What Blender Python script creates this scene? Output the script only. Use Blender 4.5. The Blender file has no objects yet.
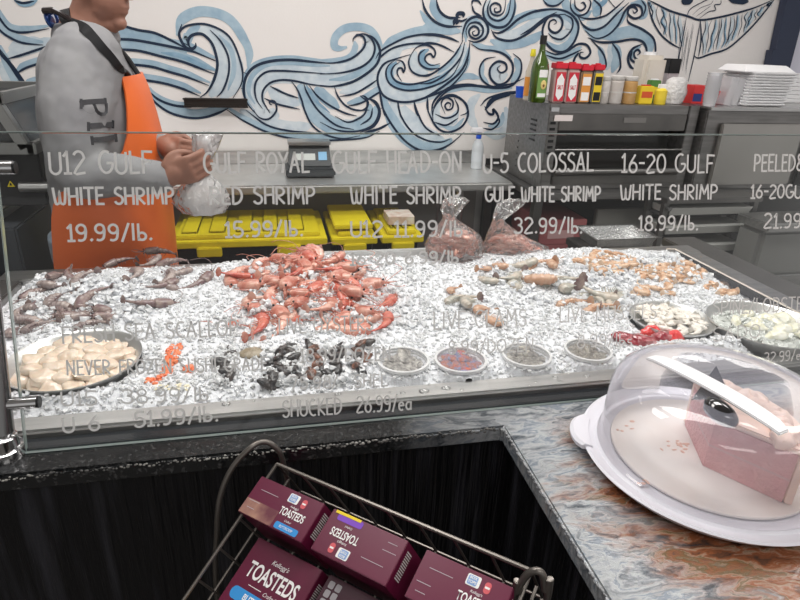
import bpy, bmesh, math, random
import numpy as np
from mathutils import Vector, Matrix, noise
from mathutils.bvhtree import BVHTree
PI = math.pi
rnd = random.Random(7)
SC = bpy.context.scene
COL = SC.collection

# ------------------------------------------------------------------ camera
CH = 1.5
YAW, PITCH, ROLL, FPX = math.radians(12.5), math.radians(23.5), math.radians(2.0), 593.0
_f = Vector((math.sin(YAW)*math.cos(PITCH), math.cos(YAW)*math.cos(PITCH), -math.sin(PITCH)))
_r = Vector((math.cos(YAW), -math.sin(YAW), 0)); _u = _r.cross(_f)
CR = _r*math.cos(ROLL)+_u*math.sin(ROLL); CU = _u*math.cos(ROLL)-_r*math.sin(ROLL)
CP = Vector((0, 0, CH))
cam_d = bpy.data.cameras.new('camera'); cam = bpy.data.objects.new('camera', cam_d); COL.objects.link(cam)
cam_d.sensor_width = 36; cam_d.lens = FPX*36/800; cam_d.clip_start = 0.02
m3 = Matrix((CR, CU, -_f)).transposed().to_4x4(); m3.translation = CP; cam.matrix_world = m3
SC.camera = cam
SC.view_settings.view_transform = 'Standard'; SC.view_settings.look = 'None'
SC.view_settings.gamma = 1; SC.view_settings.use_curve_mapping = False
SC.view_settings.exposure = 0.0
# ------------------------------------------------------------------ light
w = bpy.data.worlds.new('world'); SC.world = w; w.use_nodes = True
w.node_tree.nodes['Background'].inputs[0].default_value = (1.0, 0.98, 0.96, 1)
w.node_tree.nodes['Background'].inputs[1].default_value = 0.55
def area(name, loc, sx, sy, power, col=(1, .97, .94), target=None):
    l = bpy.data.lights.new(name, 'AREA'); l.shape = 'RECTANGLE'; l.size = sx; l.size_y = sy; l.energy = power; l.color = col
    o = bpy.data.objects.new(name, l); COL.objects.link(o); o.location = loc
    if target: o.rotation_euler = (Vector(target)-Vector(loc)).to_track_quat('-Z', 'Y').to_euler()
    return o
LAMPS = [(-.6, 1.35, 21), (.9, 1.35, 23), (2.4, 1.35, 14), (-.6, 2.45, 9), (1.0, 2.45, 9), (.2, -.9, 15), (1.9, -.9, 12)]
for i, (x, y, p) in enumerate(LAMPS):
    area('ceiling_lamp_light', (x, y, 2.735), 1.1, .5, p)

# point helpers: a photo pixel to its place on a real plane
def ray(x, y): return _f*FPX+CR*(x-400)-CU*(y-300)
def atz(x, y, z):
    d = ray(x, y); return CP+d*((z-CH)/d.z)
def aty(x, y, Y):
    d = ray(x, y); return CP+d*(Y/d.y)
def atp(x, y, O, n):
    d = ray(x, y); return CP+d*((Vector(O)-CP).dot(n)/d.dot(n))

# ------------------------------------------------------------------ materials
MATS = {}
def mat(name, col=(.5, .5, .5), rough=.5, metal=0, col2=None, scale=8, bump=0, bscale=None, trans=0, ior=1.45, coat=0, emis=0, alpha=1,
        stretch=(1, 1, 1), sss=0, detail=4, lo=.35, hi=.65, spec=None):
    if name in MATS: return MATS[name]
    m = bpy.data.materials.new(name); m.use_nodes = True; nt = m.node_tree; b = nt.nodes['Principled BSDF']
    b.inputs['Base Color'].default_value = (*col, 1); b.inputs['Roughness'].default_value = rough
    b.inputs['Metallic'].default_value = metal; b.inputs['IOR'].default_value = ior
    b.inputs['Transmission Weight'].default_value = trans; b.inputs['Coat Weight'].default_value = coat
    b.inputs['Coat Roughness'].default_value = .06
    b.inputs['Alpha'].default_value = alpha
    if spec is not None: b.inputs['Specular IOR Level'].default_value = spec
    if sss: b.inputs['Subsurface Weight'].default_value = sss; b.inputs['Subsurface Radius'].default_value = (.01, .006, .004)
    if emis: b.inputs['Emission Color'].default_value = (*col, 1); b.inputs['Emission Strength'].default_value = emis
    if col2 or bump:
        tc = nt.nodes.new('ShaderNodeTexCoord'); mp = nt.nodes.new('ShaderNodeMapping'); mp.inputs['Scale'].default_value = stretch
        nt.links.new(tc.outputs['Object'], mp.inputs[0])
    if col2:
        n = nt.nodes.new('ShaderNodeTexNoise'); n.inputs['Scale'].default_value = scale; n.inputs['Detail'].default_value = detail
        nt.links.new(mp.outputs[0], n.inputs['Vector'])
        r = nt.nodes.new('ShaderNodeValToRGB'); r.color_ramp.elements[0].position = lo; r.color_ramp.elements[1].position = hi
        r.color_ramp.elements[0].color = (*col, 1); r.color_ramp.elements[1].color = (*col2, 1)
        nt.links.new(n.outputs['Fac'], r.inputs[0]); nt.links.new(r.outputs[0], b.inputs['Base Color'])
    if bump:
        n2 = nt.nodes.new('ShaderNodeTexNoise'); n2.inputs['Scale'].default_value = bscale or scale*3; n2.inputs['Detail'].default_value = 3
        nt.links.new(mp.outputs[0], n2.inputs['Vector'])
        bp = nt.nodes.new('ShaderNodeBump'); bp.inputs['Strength'].default_value = bump; bp.inputs['Distance'].default_value = .01
        nt.links.new(n2.outputs['Fac'], bp.inputs['Height']); nt.links.new(bp.outputs[0], b.inputs['Normal'])
    MATS[name] = m; return m
def clear(name, tint, gloss_col=(1, 1, 1), rough=.03, ior=1.45, diffuse=0, dcol=(.9, .9, .9), bump=0, bscale=30, gain=1.0):
    # thin clear sheet: straight-through light plus a Fresnel reflection
    if name in MATS: return MATS[name]
    m = bpy.data.materials.new(name); m.use_nodes = True; nt = m.node_tree; nt.nodes.clear()
    out = nt.nodes.new('ShaderNodeOutputMaterial'); t = nt.nodes.new('ShaderNodeBsdfTransparent'); t.inputs[0].default_value = (*tint, 1)
    g = nt.nodes.new('ShaderNodeBsdfGlossy'); g.inputs[0].default_value = (*gloss_col, 1); g.inputs['Roughness'].default_value = rough
    fr = nt.nodes.new('ShaderNodeFresnel'); fr.inputs[0].default_value = ior
    mx = nt.nodes.new('ShaderNodeMixShader'); ml = nt.nodes.new('ShaderNodeMath'); ml.operation = 'MULTIPLY'; ml.inputs[1].default_value = gain; ml.use_clamp = True
    nt.links.new(fr.outputs[0], ml.inputs[0]); nt.links.new(ml.outputs[0], mx.inputs[0]); nt.links.new(g.outputs[0], mx.inputs[2])
    if bump:
        n2 = nt.nodes.new('ShaderNodeTexNoise'); n2.inputs['Scale'].default_value = bscale
        tc = nt.nodes.new('ShaderNodeTexCoord'); nt.links.new(tc.outputs['Object'], n2.inputs['Vector'])
        bp = nt.nodes.new('ShaderNodeBump'); bp.inputs['Strength'].default_value = bump; bp.inputs['Distance'].default_value = .02
        nt.links.new(n2.outputs['Fac'], bp.inputs['Height']); nt.links.new(bp.outputs[0], g.inputs['Normal']); nt.links.new(bp.outputs[0], fr.inputs['Normal'])
    if diffuse:
        d = nt.nodes.new('ShaderNodeBsdfDiffuse'); d.inputs[0].default_value = (*dcol, 1)
        m2 = nt.nodes.new('ShaderNodeMixShader'); m2.inputs[0].default_value = diffuse
        nt.links.new(t.outputs[0], m2.inputs[1]); nt.links.new(d.outputs[0], m2.inputs[2]); nt.links.new(m2.outputs[0], mx.inputs[1])
    else: nt.links.new(t.outputs[0], mx.inputs[1])
    nt.links.new(mx.outputs[0], out.inputs[0]); MATS[name] = m; return m

STEEL = mat('brushed_steel', (.50, .50, .50), .32, 1, (.62, .61, .60), 6, .06, 120, stretch=(1, 12, 12))
STEELO = mat('oven_steel', (.20, .195, .19), .34, .9, (.29, .28, .275), 5, .06, 120, stretch=(1, 12, 12))
STEELD = mat('dull_dark_steel', (.16, .155, .15), .38, .9, (.22, .21, .20), 5, .05, 60)
STEELW = mat('bright_rolled_steel', (.80, .80, .79), .35, .85, (.70, .70, .69), 10)
CHROME = mat('polished_steel', (.62, .62, .63), .12, 1)
BLACK = mat('black_plastic', (.012, .012, .013), .4)
DARK = mat('dark_grey_metal', (.055, .055, .058), .45, .3)
WHITE = mat('white_plastic', (.82, .82, .84), .35)
PAPER = mat('white_print', (.85, .84, .83), .6)
GLASS = clear('guard_glass', (.955, .965, .96), ior=1.3, gain=.9)
GEDGE = mat('glass_edge', (.42, .50, .48), .15, 0, coat=1)
CLEAR = clear('clear_plastic', (.955, .955, .975), diffuse=.07, dcol=(.85, .85, .95), rough=.05)
BAG = clear('thin_bag_plastic', (.975, .975, .98), diffuse=.08, dcol=(1, .98, .98), rough=.16, bump=1.0, bscale=55, gain=1.5)
NAVY = mat('navy_mural_paint', (.008, .022, .052), .6)
BLUE = mat('sky_blue_mural_paint', (.29, .42, .53), .7, 0, (.40, .53, .62), 18)
PALE = mat('pale_blue_mural_paint', (.50, .59, .66), .7, 0, (.64, .71, .75), 22)
MIDB = mat('mid_blue_mural_paint', (.19, .33, .46), .7, 0, (.29, .44, .56), 22)

# ------------------------------------------------------------------ object helpers
def finish(o, label=None, cat=None, group=None, kind=None):
    if label: o['label'] = label
    if cat: o['category'] = cat
    if group: o['group'] = group
    if kind: o['kind'] = kind
    return o
def thing(name, label, cat, loc=(0, 0, 0), group=None, rot=(0, 0, 0)):
    o = bpy.data.objects.new(name, None); COL.objects.link(o); o.location = loc; o.rotation_euler = rot
    o.empty_display_size = .02
    bpy.context.view_layer.update() if False else None
    return finish(o, label, cat, group)
class MB:
    def __init__(s): s.v = []; s.f = []; s.m = []; s.mi = 0
    def add(s, vs, fs, M=None):
        k = len(s.v)
        s.v += [tuple(M@Vector(v)) if M else tuple(v) for v in vs]
        s.f += [tuple(i+k for i in f) for f in fs]; s.m += [s.mi]*len(fs); return s
    def box(s, lo, hi, M=None):
        (a, b, c), (d, e, f) = lo, hi
        return s.add([(a, b, c), (d, b, c), (d, e, c), (a, e, c), (a, b, f), (d, b, f), (d, e, f), (a, e, f)],
                     [(3, 2, 1, 0), (4, 5, 6, 7), (0, 1, 5, 4), (1, 2, 6, 5), (2, 3, 7, 6), (3, 0, 4, 7)], M)
    def loft(s, rings, caps=True, closed=False):
        n = len(rings[0]); vs = [p for r in rings for p in r]; fs = []
        R = len(rings)
        for i in range(R-1 if not closed else R):
            for j in range(n):
                fs.append((i*n+j, i*n+(j+1) % n, ((i+1) % R)*n+(j+1) % n, ((i+1) % R)*n+j))
        if caps and not closed: fs += [tuple(range(n))[::-1], tuple((R-1)*n+j for j in range(n))]
        return s.add(vs, fs)
    def tube(s, pts, r, n=8, caps=True, flat=1.0):
        pts = [Vector(p) for p in pts]; N = len(pts)
        rr = r if isinstance(r, (list, tuple)) else [r]*N
        rings = []; up = None
        for i, p in enumerate(pts):
            t = (pts[min(i+1, N-1)]-pts[max(i-1, 0)]).normalized()
            if up is None:
                up = Vector((0, 0, 1)) if abs(t.z) < .9 else Vector((1, 0, 0))
            a = t.cross(up)
            if a.length < 1e-4: a = t.orthogonal()
            a.normalize(); up = a.cross(t).normalized()
            rings.append([p+(a*math.cos(2*PI*k/n)+up*math.sin(2*PI*k/n)*flat)*rr[i] for k in range(n)])
        return s.loft(rings, caps)
    def lathe(s, prof, n=32, c=(0, 0, 0), M=None, caps=True, sx=1, sy=1):
        rings = [[(c[0]+r*sx*math.cos(2*PI*k/n), c[1]+r*sy*math.sin(2*PI*k/n), c[2]+z) for k in range(n)] for r, z in prof]
        if M: rings = [[tuple(M@Vector(p)) for p in r] for r in rings]
        return s.loft(rings, caps)
    def ell(s, c, r, n=12, m=8, M=None):
        prof = []
        for i in range(m+1):
            a = -PI/2+PI*i/m; prof.append((max(math.cos(a), .02), math.sin(a)))
        rings = [[(c[0]+r[0]*q*math.cos(2*PI*k/n), c[1]+r[1]*q*math.sin(2*PI*k/n), c[2]+r[2]*z) for k in range(n)] for q, z in prof]
        if M: rings = [[tuple(M@Vector(p)) for p in rr] for rr in rings]
        return s.loft(rings)
    def build(s, name, m, parent=None, bevel=0, smooth=True, angle=40, origin=None, sub=0):
        me = bpy.data.meshes.new(name)
        vs = s.v
        if origin is not None: vs = [(a-origin[0], b-origin[1], c-origin[2]) for a, b, c in vs]
        me.from_pydata(vs, [], s.f)
        ms = m if isinstance(m, (list, tuple)) else [m]
        for x in ms: me.materials.append(x)
        me.polygons.foreach_set('material_index', s.m)
        me.validate()
        bm = bmesh.new(); bm.from_mesh(me); bmesh.ops.recalc_face_normals(bm, faces=bm.faces)
        if bevel:
            es = [e for e in bm.edges if len(e.link_faces) == 2 and e.calc_face_angle(0) > .6]
            bmesh.ops.bevel(bm, geom=es, offset=bevel, segments=2, affect='EDGES', clamp_overlap=True)
        bm.to_mesh(me); bm.free()
        if smooth:
            me.polygons.foreach_set('use_smooth', [True]*len(me.polygons)); me.set_sharp_from_angle(angle=math.radians(angle))
        o = bpy.data.objects.new(name, me); COL.objects.link(o)
        if origin is not None: o.location = origin
        if parent: o.parent = parent
        if sub:
            md = o.modifiers.new('sub', 'SUBSURF'); md.levels = sub; md.render_levels = sub
        return o
def struct(name, mb, m, **k):
    o = mb.build(name, m, **k); o['kind'] = 'structure'; return o
def dup(root, loc=None, rot=None, scale=None, label=None, group=None):
    r = root.copy(); COL.objects.link(r)
    if loc is not None: r.location = loc
    if rot is not None: r.rotation_euler = rot
    if scale is not None: r.scale = (scale,)*3 if isinstance(scale, (int, float)) else scale
    if label: r['label'] = label
    if group: r['group'] = group
    for ch in root.children:
        c = ch.copy(); COL.objects.link(c); c.parent = r
        for g in ch.children:
            d = g.copy(); COL.objects.link(d); d.parent = c
    return r
def catmull(P, per=8):
    P = [Vector(p) for p in P]
    if len(P) < 3: return P
    Q = [P[0]*2-P[1]]+P+[P[-1]*2-P[-2]]; out = []
    for i in range(1, len(Q)-2):
        a, b, c, d = Q[i-1:i+3]
        for k in range(per):
            t = k/per
            out.append(.5*((2*b)+(c-a)*t+(2*a-5*b+4*c-d)*t*t+(3*b-a-3*c+d)*t**3))
    out.append(P[-1]); return out
def ribbon(mb, pts, width, nrm, taper=True, off=0.0, thick=0.0):
    # flat painted stroke of a given metric width lying in a plane with normal nrm
    nrm = Vector(nrm).normalized(); N = len(pts); L = []
    for i, p in enumerate(pts):
        t = (pts[min(i+1, N-1)]-pts[max(i-1, 0)])
        if t.length < 1e-9: t = Vector((1, 0, 0))
        t.normalize(); s = t.cross(nrm).normalized()
        q = i/(N-1) if N > 1 else 0
        k = min(1, .25+3.5*min(q, 1-q)) if taper else 1
        L += [p+s*width/2*k+nrm*off, p-s*width/2*k+nrm*off]
    return mb.add(L, [(2*i, 2*i+1, 2*i+3, 2*i+2) for i in range(N-1)])

# handwriting strokes: every glyph in a 0..w by 0..1 box
def arc(cx, cy, rx, ry, a0, a1, n=9):
    return [(cx+rx*math.cos(math.radians(a0+(a1-a0)*i/(n-1))), cy+ry*math.sin(math.radians(a0+(a1-a0)*i/(n-1)))) for i in range(n)]
GL = {
 'A': (.55, [[(0, 0), (.27, 1), (.5, 0)], [(.1, .36), (.44, .36)]]),
 'B': (.5, [[(.04, 0), (.04, 1)], [(.04, 1)]+arc(.2, .76, .24, .24, 80, -80)+[(.05, .52)]+arc(.2, .26, .28, .26, 80, -90)+[(.04, 0)]]),
 'C': (.5, [arc(.32, .5, .3, .5, 60, 300, 14)]),
 'D': (.55, [[(.05, 0), (.05, 1)], [(.05, 1)]+arc(.1, .5, .42, .5, 80, -80, 12)+[(.05, 0)]]),
 'E': (.42, [[(.42, 1), (.05, 1), (.05, 0), (.42, 0)], [(.05, .52), (.36, .54)]]),
 'F': (.42, [[(.45, .98), (.05, 1), (.05, 0)], [(.05, .52), (.36, .54)]]),
 'G': (.58, [arc(.32, .5, .3, .5, 60, 340, 14)+[(.58, .45), (.34, .45)]]),
 'H': (.5, [[(.03, 1), (.03, 0)], [(.48, 1), (.48, 0)], [(.03, .5), (.48, .52)]]),
 'I': (.12, [[(.06, 1), (.06, 0)]]),
 'K': (.5, [[(.05, 1), (.05, 0)], [(.45, 1), (.06, .45), (.48, 0)]]),
 'L': (.42, [[(.05, 1), (.05, 0), (.42, .02)]]),
 'M': (.66, [[(.02, 0), (.1, 1), (.33, .35), (.56, 1), (.64, 0)]]),
 'N': (.54, [[(.04, 0), (.06, 1), (.48, 0), (.5, 1)]]),
 'O': (.58, [arc(.29, .5, .28, .5, 90, 450, 18)]),
 'P': (.48, [[(.04, 0), (.05, 1)], [(.05, 1)]+arc(.2, .73, .26, .27, 80, -90)+[(.05, .44)]]),
 'R': (.5, [[(.04, 0), (.05, 1)], [(.05, 1)]+arc(.18, .75, .27, .25, 80, -90)+[(.08, .48), (.48, 0)]]),
 'S': (.46, [arc(.25, .75, .2, .25, 30, 200, 9)+[(.25, .52)]+arc(.23, .25, .22, .26, 60, -160, 9)]),
 'T': (.48, [[(0, 1), (.48, 1)], [(.24, 1), (.24, 0)]]),
 'U': (.52, [[(.03, 1), (.03, .35)]+arc(.26, .28, .23, .28, 190, 350, 9)+[(.49, .4), (.49, 1)]]),
 'V': (.5, [[(0, 1), (.25, 0), (.5, 1)]]),
 'W': (.72, [[(.02, 1), (.12, .1), (.22, 0), (.34, .15), (.36, .8), (.38, .15), (.5, 0), (.62, .1), (.7, 1)]]),
 'X': (.5, [[(0, 1), (.48, 0)], [(.46, 1), (0, 0)]]),
 'Y': (.5, [[(0, 1), (.26, .5), (.5, 1)], [(.26, .5), (.18, 0)]]),
 'Z': (.5, [[(.02, 1), (.48, 1), (.02, 0), (.5, 0)]]),
 '0': (.5, [arc(.25, .5, .24, .5, 90, 450, 18)]),
 '1': (.26, [[(.0, .8), (.14, 1), (.14, 0)], [(.0, 0), (.28, 0)]]),
 '2': (.5, [arc(.24, .74, .22, .26, 160, -20, 9)+[(.02, 0), (.5, .02)]]),
 '3': (.46, [arc(.2, .76, .22, .24, 150, -80, 9)+arc(.2, .27, .25, .27, 80, -150, 9)]),
 '4': (.5, [[(.38, 0), (.38, 1), (0, .32), (.5, .32)]]),
 '5': (.48, [[(.45, 1), (.08, 1), (.05, .56)]+arc(.2, .3, .25, .3, 100, -150, 10)]),
 '6': (.48, [[(.36, 1), (.08, .5)]+arc(.24, .27, .21, .27, 160, 510, 14)]),
 '7': (.48, [[(.0, 1), (.46, 1), (.14, 0)]]),
 '8': (.48, [arc(.24, .76, .18, .23, -90, 270, 12), arc(.24, .26, .23, .27, 90, 450, 14)]),
 '9': (.48, [arc(.22, .72, .2, .27, 0, 360, 12)+[(.42, .5), (.36, .12), (.2, 0), (.05, .04)]]),
 '.': (.12, [[(.04, 0), (.08, .05)]]), '/': (.34, [[(0, -.05), (.32, 1.05)]]), '-': (.3, [[(.02, .5), (.28, .5)]]),
 '&': (.6, [[(.55, 0), (.12, .75), (.2, 1), (.34, .8), (.04, .25), (.2, 0), (.42, .1), (.55, .42)]]),
 'l': (.12, [[(.06, 1), (.06, 0)]]),
 'b': (.42, [[(.04, 1), (.04, 0)], arc(.2, .23, .18, .23, 160, -170, 12)]),
 'e': (.42, [[(.05, .3), (.38, .32)]+arc(.2, .26, .18, .26, 20, 310, 10)]),
 'a': (.42, [arc(.2, .24, .18, .24, 60, 380, 12), [(.38, .48), (.38, 0)]]),
 's': (.34, [arc(.18, .36, .13, .13, 40, 230, 7)+arc(.16, .12, .14, .13, 60, -150, 7)]),
 ' ': (.35, [])}
def write(text, mapf, width, nrm, mb=None, off=.0006, gap=.13, smooth=True, jit=.012):
    # mapf(u, v) gives the 3-D place of text coordinates u 0..1 along, v 0..1 up
    mb = mb or MB(); tot = sum(GL[c][0]+gap for c in text)-gap; x = 0
    for c in text:
        wd, st = GL[c]
        jx, jy = rnd.uniform(-jit, jit), rnd.uniform(-jit, jit)*2
        for s in st:
            pts = [Vector((x+a+jx, b+jy, 0)) for a, b in s]
            if len(pts) > 5: runs = [catmull(pts, 3)]
            else: runs = [pts[k:k+2] for k in range(len(pts)-1)]
            for pr_ in runs:
                Q = [mapf(p.x/tot, p.y) for p in pr_]
                if len(Q) == 2:
                    e_ = (Q[1]-Q[0]).normalized()*width*.35; Q = [Q[0]-e_, Q[1]+e_]
                ribbon(mb, Q, width, nrm, False, off)
        x += wd+gap
    return mb

# ================================================================== SETTING
FLOORM = mat('dark_tile_floor', (.10, .09, .085), .5, 0, (.15, .14, .13), 3)
struct('floor', MB().box((-3, -3, -.1), (6, 3.25, 0)), FLOORM)
WALLM = mat('warm_white_wall', (.80, .765, .745), .75, 0, (.82, .79, .77), 2, .05, 90)
WALLY = 3.2
struct('wall_back', MB().box((-3, WALLY, 0), (2.93, WALLY+.12, 2.8)), WALLM)
struct('wall_right', MB().box((2.93, WALLY-.02, 0), (6, WALLY+.12, 2.8)), mat('lavender_white_wall', (.72, .72, .82), .7))
struct('ceiling', MB().box((-3, -3, 2.8), (6, 3.32, 2.9)), mat('ceiling_white', (.75, .75, .74), .8))
struct('wall_left', MB().box((-3.1, -3, 0), (-3, 3.3, 2.8)), mat('left_wall_paint', (.62, .61, .60), .75))
for (x, y, p) in LAMPS:
    t = thing('ceiling_lamp', 'flat rectangular ceiling lamp panel above the seafood counter', 'lamp', (x, y, 2.74), 'ceiling lamps')
    mb = MB(); mb.box((-.6, -.3, .0), (.6, -.26, .06)); mb.box((-.6, .26, .0), (.6, .3, .06)); mb.box((-.6, -.26, .0), (-.56, .26, .06)); mb.box((.56, -.26, .0), (.6, .26, .06)); mb.box((-.6, -.3, .045), (.6, .3, .06))
    mb.build('lamp_frame', WHITE, t)

# ------------------------------------------------------------------ mural
# strokes traced in crops of the photo: (x0, y0, scale); they are paint on the real wall
TA, TB, TCc, TD, TE_, TF, TG, TH, TZ = (0, 0, .15), (110, 30, .15), (210, 20, .15), (320, 20, .15), (360, 60, .2), (420, 0, .175), (520, 0, .175), (640, 0, .2), (0, 0, .325)
mural = {'navy': MB(), 'blue': MB(), 'pale': MB(), 'mid': MB()}
LEV = {'pale': .0012, 'blue': .002, 'mid': .003, 'navy': .004}
def S(tile, col, wpx, *pts, shift=None):
    P = [Vector((tile[0]+a*tile[2], tile[1]+b*tile[2], 0)) for a, b in pts]
    if shift: P = [p+Vector((shift[0], shift[1], 0)) for p in P]
    P = catmull(P, 6)
    W = [aty(p.x, p.y, WALLY) for p in P]
    LEV[col] += .0000035
    ribbon(mural[col], W, wpx*.0058*{'pale': 1.4, 'blue': 1.3, 'mid': 1.15, 'navy': 1.12}[col], (0, -1, 0), True, LEV[col])
def N(tile, *pts, w=1.5, light=None, lw=5, lc='blue'):
    S(tile, 'navy', w, *pts)
    if light: S(tile, lc, lw, *pts, shift=light)
n_ = N
# left part
S(TA, 'mid', 3, (95, 0), (150, 28), (200, 24), (250, 0)); N(TA, (95, 0), (150, 20), (230, 8))
N(TA, (-120, -60), (-40, 60), (40, 175), (100, 210), (180, 215), (330, 190), light=(0, -3), lw=4)
N(TA, (-100, 100), (0, 200), (60, 245), (150, 285), (290, 300), light=(0, -3), lw=5)
N(TA, (45, 395), (150, 365), (270, 325), (400, 290), light=(0, -4), lw=6, lc='pale')
N(TA, (110, 490), (170, 455), (240, 430), (350, 400), light=(0, -3), lw=4)
N(TA, (170, 580), (220, 560), (300, 540), light=(0, -3), lw=4)
N(TA, (-80, 180), (0, 345), (60, 420), (120, 510), (180, 600), (260, 720), w=2)
S(TA, 'blue', 5, (0, 300), (60, 450), (140, 600), (230, 760))
S(TA, 'pale', 7, (60, 330), (170, 300), (290, 270))
S(TZ, 'pale', 9, (0, 190), (40, 250), (90, 330), (150, 390))
S(TZ, 'navy', 1.6, (0, 150), (60, 230), (105, 300), (180, 420))
# bands flowing right from behind the person
for pts, sh, lw in (
    ([(-100, 55), (10, 60), (150, 65), (300, 90), (450, 120), (560, 145), (700, 205)], (0, -3), 6),
    ([(-60, 125), (80, 130), (200, 140), (340, 175), (480, 210), (600, 255), (700, 295)], (1, -4), 6),
    ([(-30, 220), (140, 230), (280, 245), (400, 280), (520, 315), (660, 370)], (1, -3), 4),
    ([(60, 310), (240, 335), (360, 355), (480, 390), (600, 440)], (1, -3), 4),
    ([(255, 400), (320, 460), (420, 500), (520, 510), (620, 500)], (1, -2), 3),
    ([(255, 410), (300, 480), (400, 550), (530, 585), (640, 580), (740, 545), (790, 520)], (1, -4), 6),
    ([(-40, -60), (80, -30), (190, 0), (300, 20), (420, 75), (520, 130)], (-1, 3), 5)):
    N(TB, *pts, w=1.8, light=sh, lw=lw)
S(TB, 'mid', 3, (340, 150), (480, 175), (600, 230), (700, 265))
N(TB, (480, -40), (462, 20), (470, 60), (500, 110), (540, 128), (570, 110), (572, 85), w=2)
N(TB, (560, 120), (530, 110), (525, 60), (560, 30), (620, 30), (680, 90), (710, 180), (715, 250), (690, 340), (650, 410), (600, 450), w=2)
S(TB, 'blue', 5, (500, 20), (510, 80), (540, 20), (600, -30))
S(TZ, 'blue', 6, (545, 110), (560, 60), (620, 35), (700, 55), (750, 120), (772, 190))
N(TZ, (580, 140), (556, 125), (553, 98), (580, 78), (640, 76), (705, 112), (740, 190), (745, 250), (715, 305))
S(TZ, 'pale', 9, (600, 92), (650, 100), (695, 140), (720, 210), (710, 270), (680, 305))
S(TCc, 'blue', 5, (90, 0), (170, 40), (230, 130), (262, 220), (255, 320))
N(TCc, (0, 65), (70, 140), (120, 240), (125, 350), (90, 460), (45, 515))
S(TCc, 'pale', 9, (20, 110), (110, 200), (170, 300), (160, 400), (110, 510))
S(TCc, 'pale', 8, (-40, 60), (60, 190), (85, 330), (40, 450), (0, 510))
S(TCc, 'blue', 3, (60, 100), (140, 200), (160, 330), (120, 470))
N(TCc, (0, 255), (40, 270)); N(TCc, (0, 345), (35, 360)); N(TCc, (215, 345), (250, 360)); N(TCc, (205, 455), (225, 460))
S(TCc, 'pale', 10, (330, 600), (280, 520), (265, 440), (310, 360), (390, 310), (540, 298), (700, 320), (800, 325), (1000, 330), (1200, 270), (1270, 200))
S(TCc, 'pale', 9, (370, 600), (330, 520), (335, 450), (390, 385), (480, 370), (620, 380), (800, 400), (1000, 420), (1180, 370), (1290, 280))
S(TCc, 'blue', 3, (300, 560), (260, 490), (262, 420), (300, 350), (390, 295), (540, 285), (700, 300), (800, 306))
N(TCc, (300, 620), (240, 540), (225, 450), (245, 370), (300, 310), (400, 275), (540, 265), (700, 280), (800, 288), w=2, light=(-.3, -2.4), lw=2.5)
N(TCc, (350, 590), (310, 530), (298, 450), (320, 390), (380, 345), (470, 338), (600, 345), (800, 360))
N(TCc, (400, 620), (375, 580), (350, 530), (355, 470), (400, 420), (470, 400), (560, 405), (680, 430), (800, 440))
N(TCc, (290, 600), (330, 650), (390, 660), (440, 610), (440, 560), (425, 540), (400, 540), (400, 560), (415, 565))
S(TCc, 'pale', 9, (300, 590), (350, 640), (410, 630), (430, 590))
N(TCc, (540, 405), (580, 460), (610, 530), (630, 600), (680, 700), (760, 760), (880, 790), (1000, 770))
N(TCc, (625, 425), (650, 490), (720, 600), (840, 700), (960, 730)); N(TCc, (660, 435), (720, 510), (800, 570), (900, 620), (980, 640))
S(TCc, 'blue', 12, (590, 430), (650, 520), (720, 640), (850, 720), (970, 740))
S(TCc, 'blue', 8, (700, 450), (770, 520), (860, 590)); S(TCc, 'mid', 2, (640, 430), (700, 530), (800, 620))
S(TCc, 'pale', 5, (680, 600), (800, 700), (940, 760))
N(TCc, (400, 440), (500, 490), (590, 520)); N(TCc, (360, 520), (450, 560), (600, 595))
S(TCc, 'pale', 8, (390, 460), (480, 520), (600, 560))
N(TCc, (240, 600), (380, 700), (540, 740), (700, 750)); N(TCc, (100, 590), (240, 680), (420, 760), (650, 800), (1000, 790), (1130, 740), light=(0, -3), lw=4)
S(TCc, 'pale', 8, (200, 600), (360, 680), (560, 720), (680, 700))
# centre waves
N(TD, (0, 285), (100, 285), (200, 260), (270, 210), (300, 160), (290, 115), (255, 100), (225, 120), (218, 145), w=1.7)
N(TD, (240, 95), (300, 95), (345, 130), (365, 190), (340, 260), (270, 315), (150, 350), (0, 360), w=1.7)
N(TD, (300, 95), (350, 115), (385, 160), (400, 220), (380, 290), (320, 350), (220, 410), (100, 440), (0, 440), w=2)
S(TD, 'pale', 9, (0, 320), (120, 315), (230, 285), (310, 220), (330, 150), (290, 110))
S(TD, 'blue', 4, (60, 400), (180, 385), (300, 330), (370, 260), (380, 190), (350, 130))
S(TD, 'blue', 5, (180, 180), (130, 190), (95, 170), (105, 110), (160, 60), (240, 45), (320, 60), (380, 110), (415, 180))
S(TD, 'blue', 4, (0, 268), (140, 268), (210, 235), (235, 180), (230, 140))
S(TD, 'pale', 9, (400, 235), (480, 180), (580, 140), (700, 125), (800, 130))
N(TD, (370, 260), (400, 210), (480, 160), (580, 115), (700, 95), (800, 100), (900, 130))
N(TD, (380, 290), (400, 250), (470, 195), (560, 165), (680, 155), (800, 165))
S(TD, 'blue', 5, (410, 190), (480, 135), (600, 85), (720, 60), (800, 60))
N(TD, (130, 510), (230, 490), (320, 440), (385, 395), light=(0, -4), lw=5, lc='pale'); N(TD, (180, 575), (280, 550), (380, 490), (400, 480), light=(0, -3), lw=5)
N(TD, (95, 445), (120, 510), (170, 570), (240, 600), (330, 600))
N(TD, (600, 230), (500, 260), (430, 290), (390, 350), (385, 420), (420, 500), (500, 540), (600, 545), (720, 510), (860, 450), (960, 340), (990, 260), w=1.8)
S(TD, 'pale', 9, (430, 310), (410, 400), (450, 480), (540, 515), (680, 500), (840, 430), (940, 310))
N(TD, (500, 265), (450, 310), (440, 370), (470, 430), (550, 465), (650, 465), (780, 430), (880, 370), (940, 260))
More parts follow.
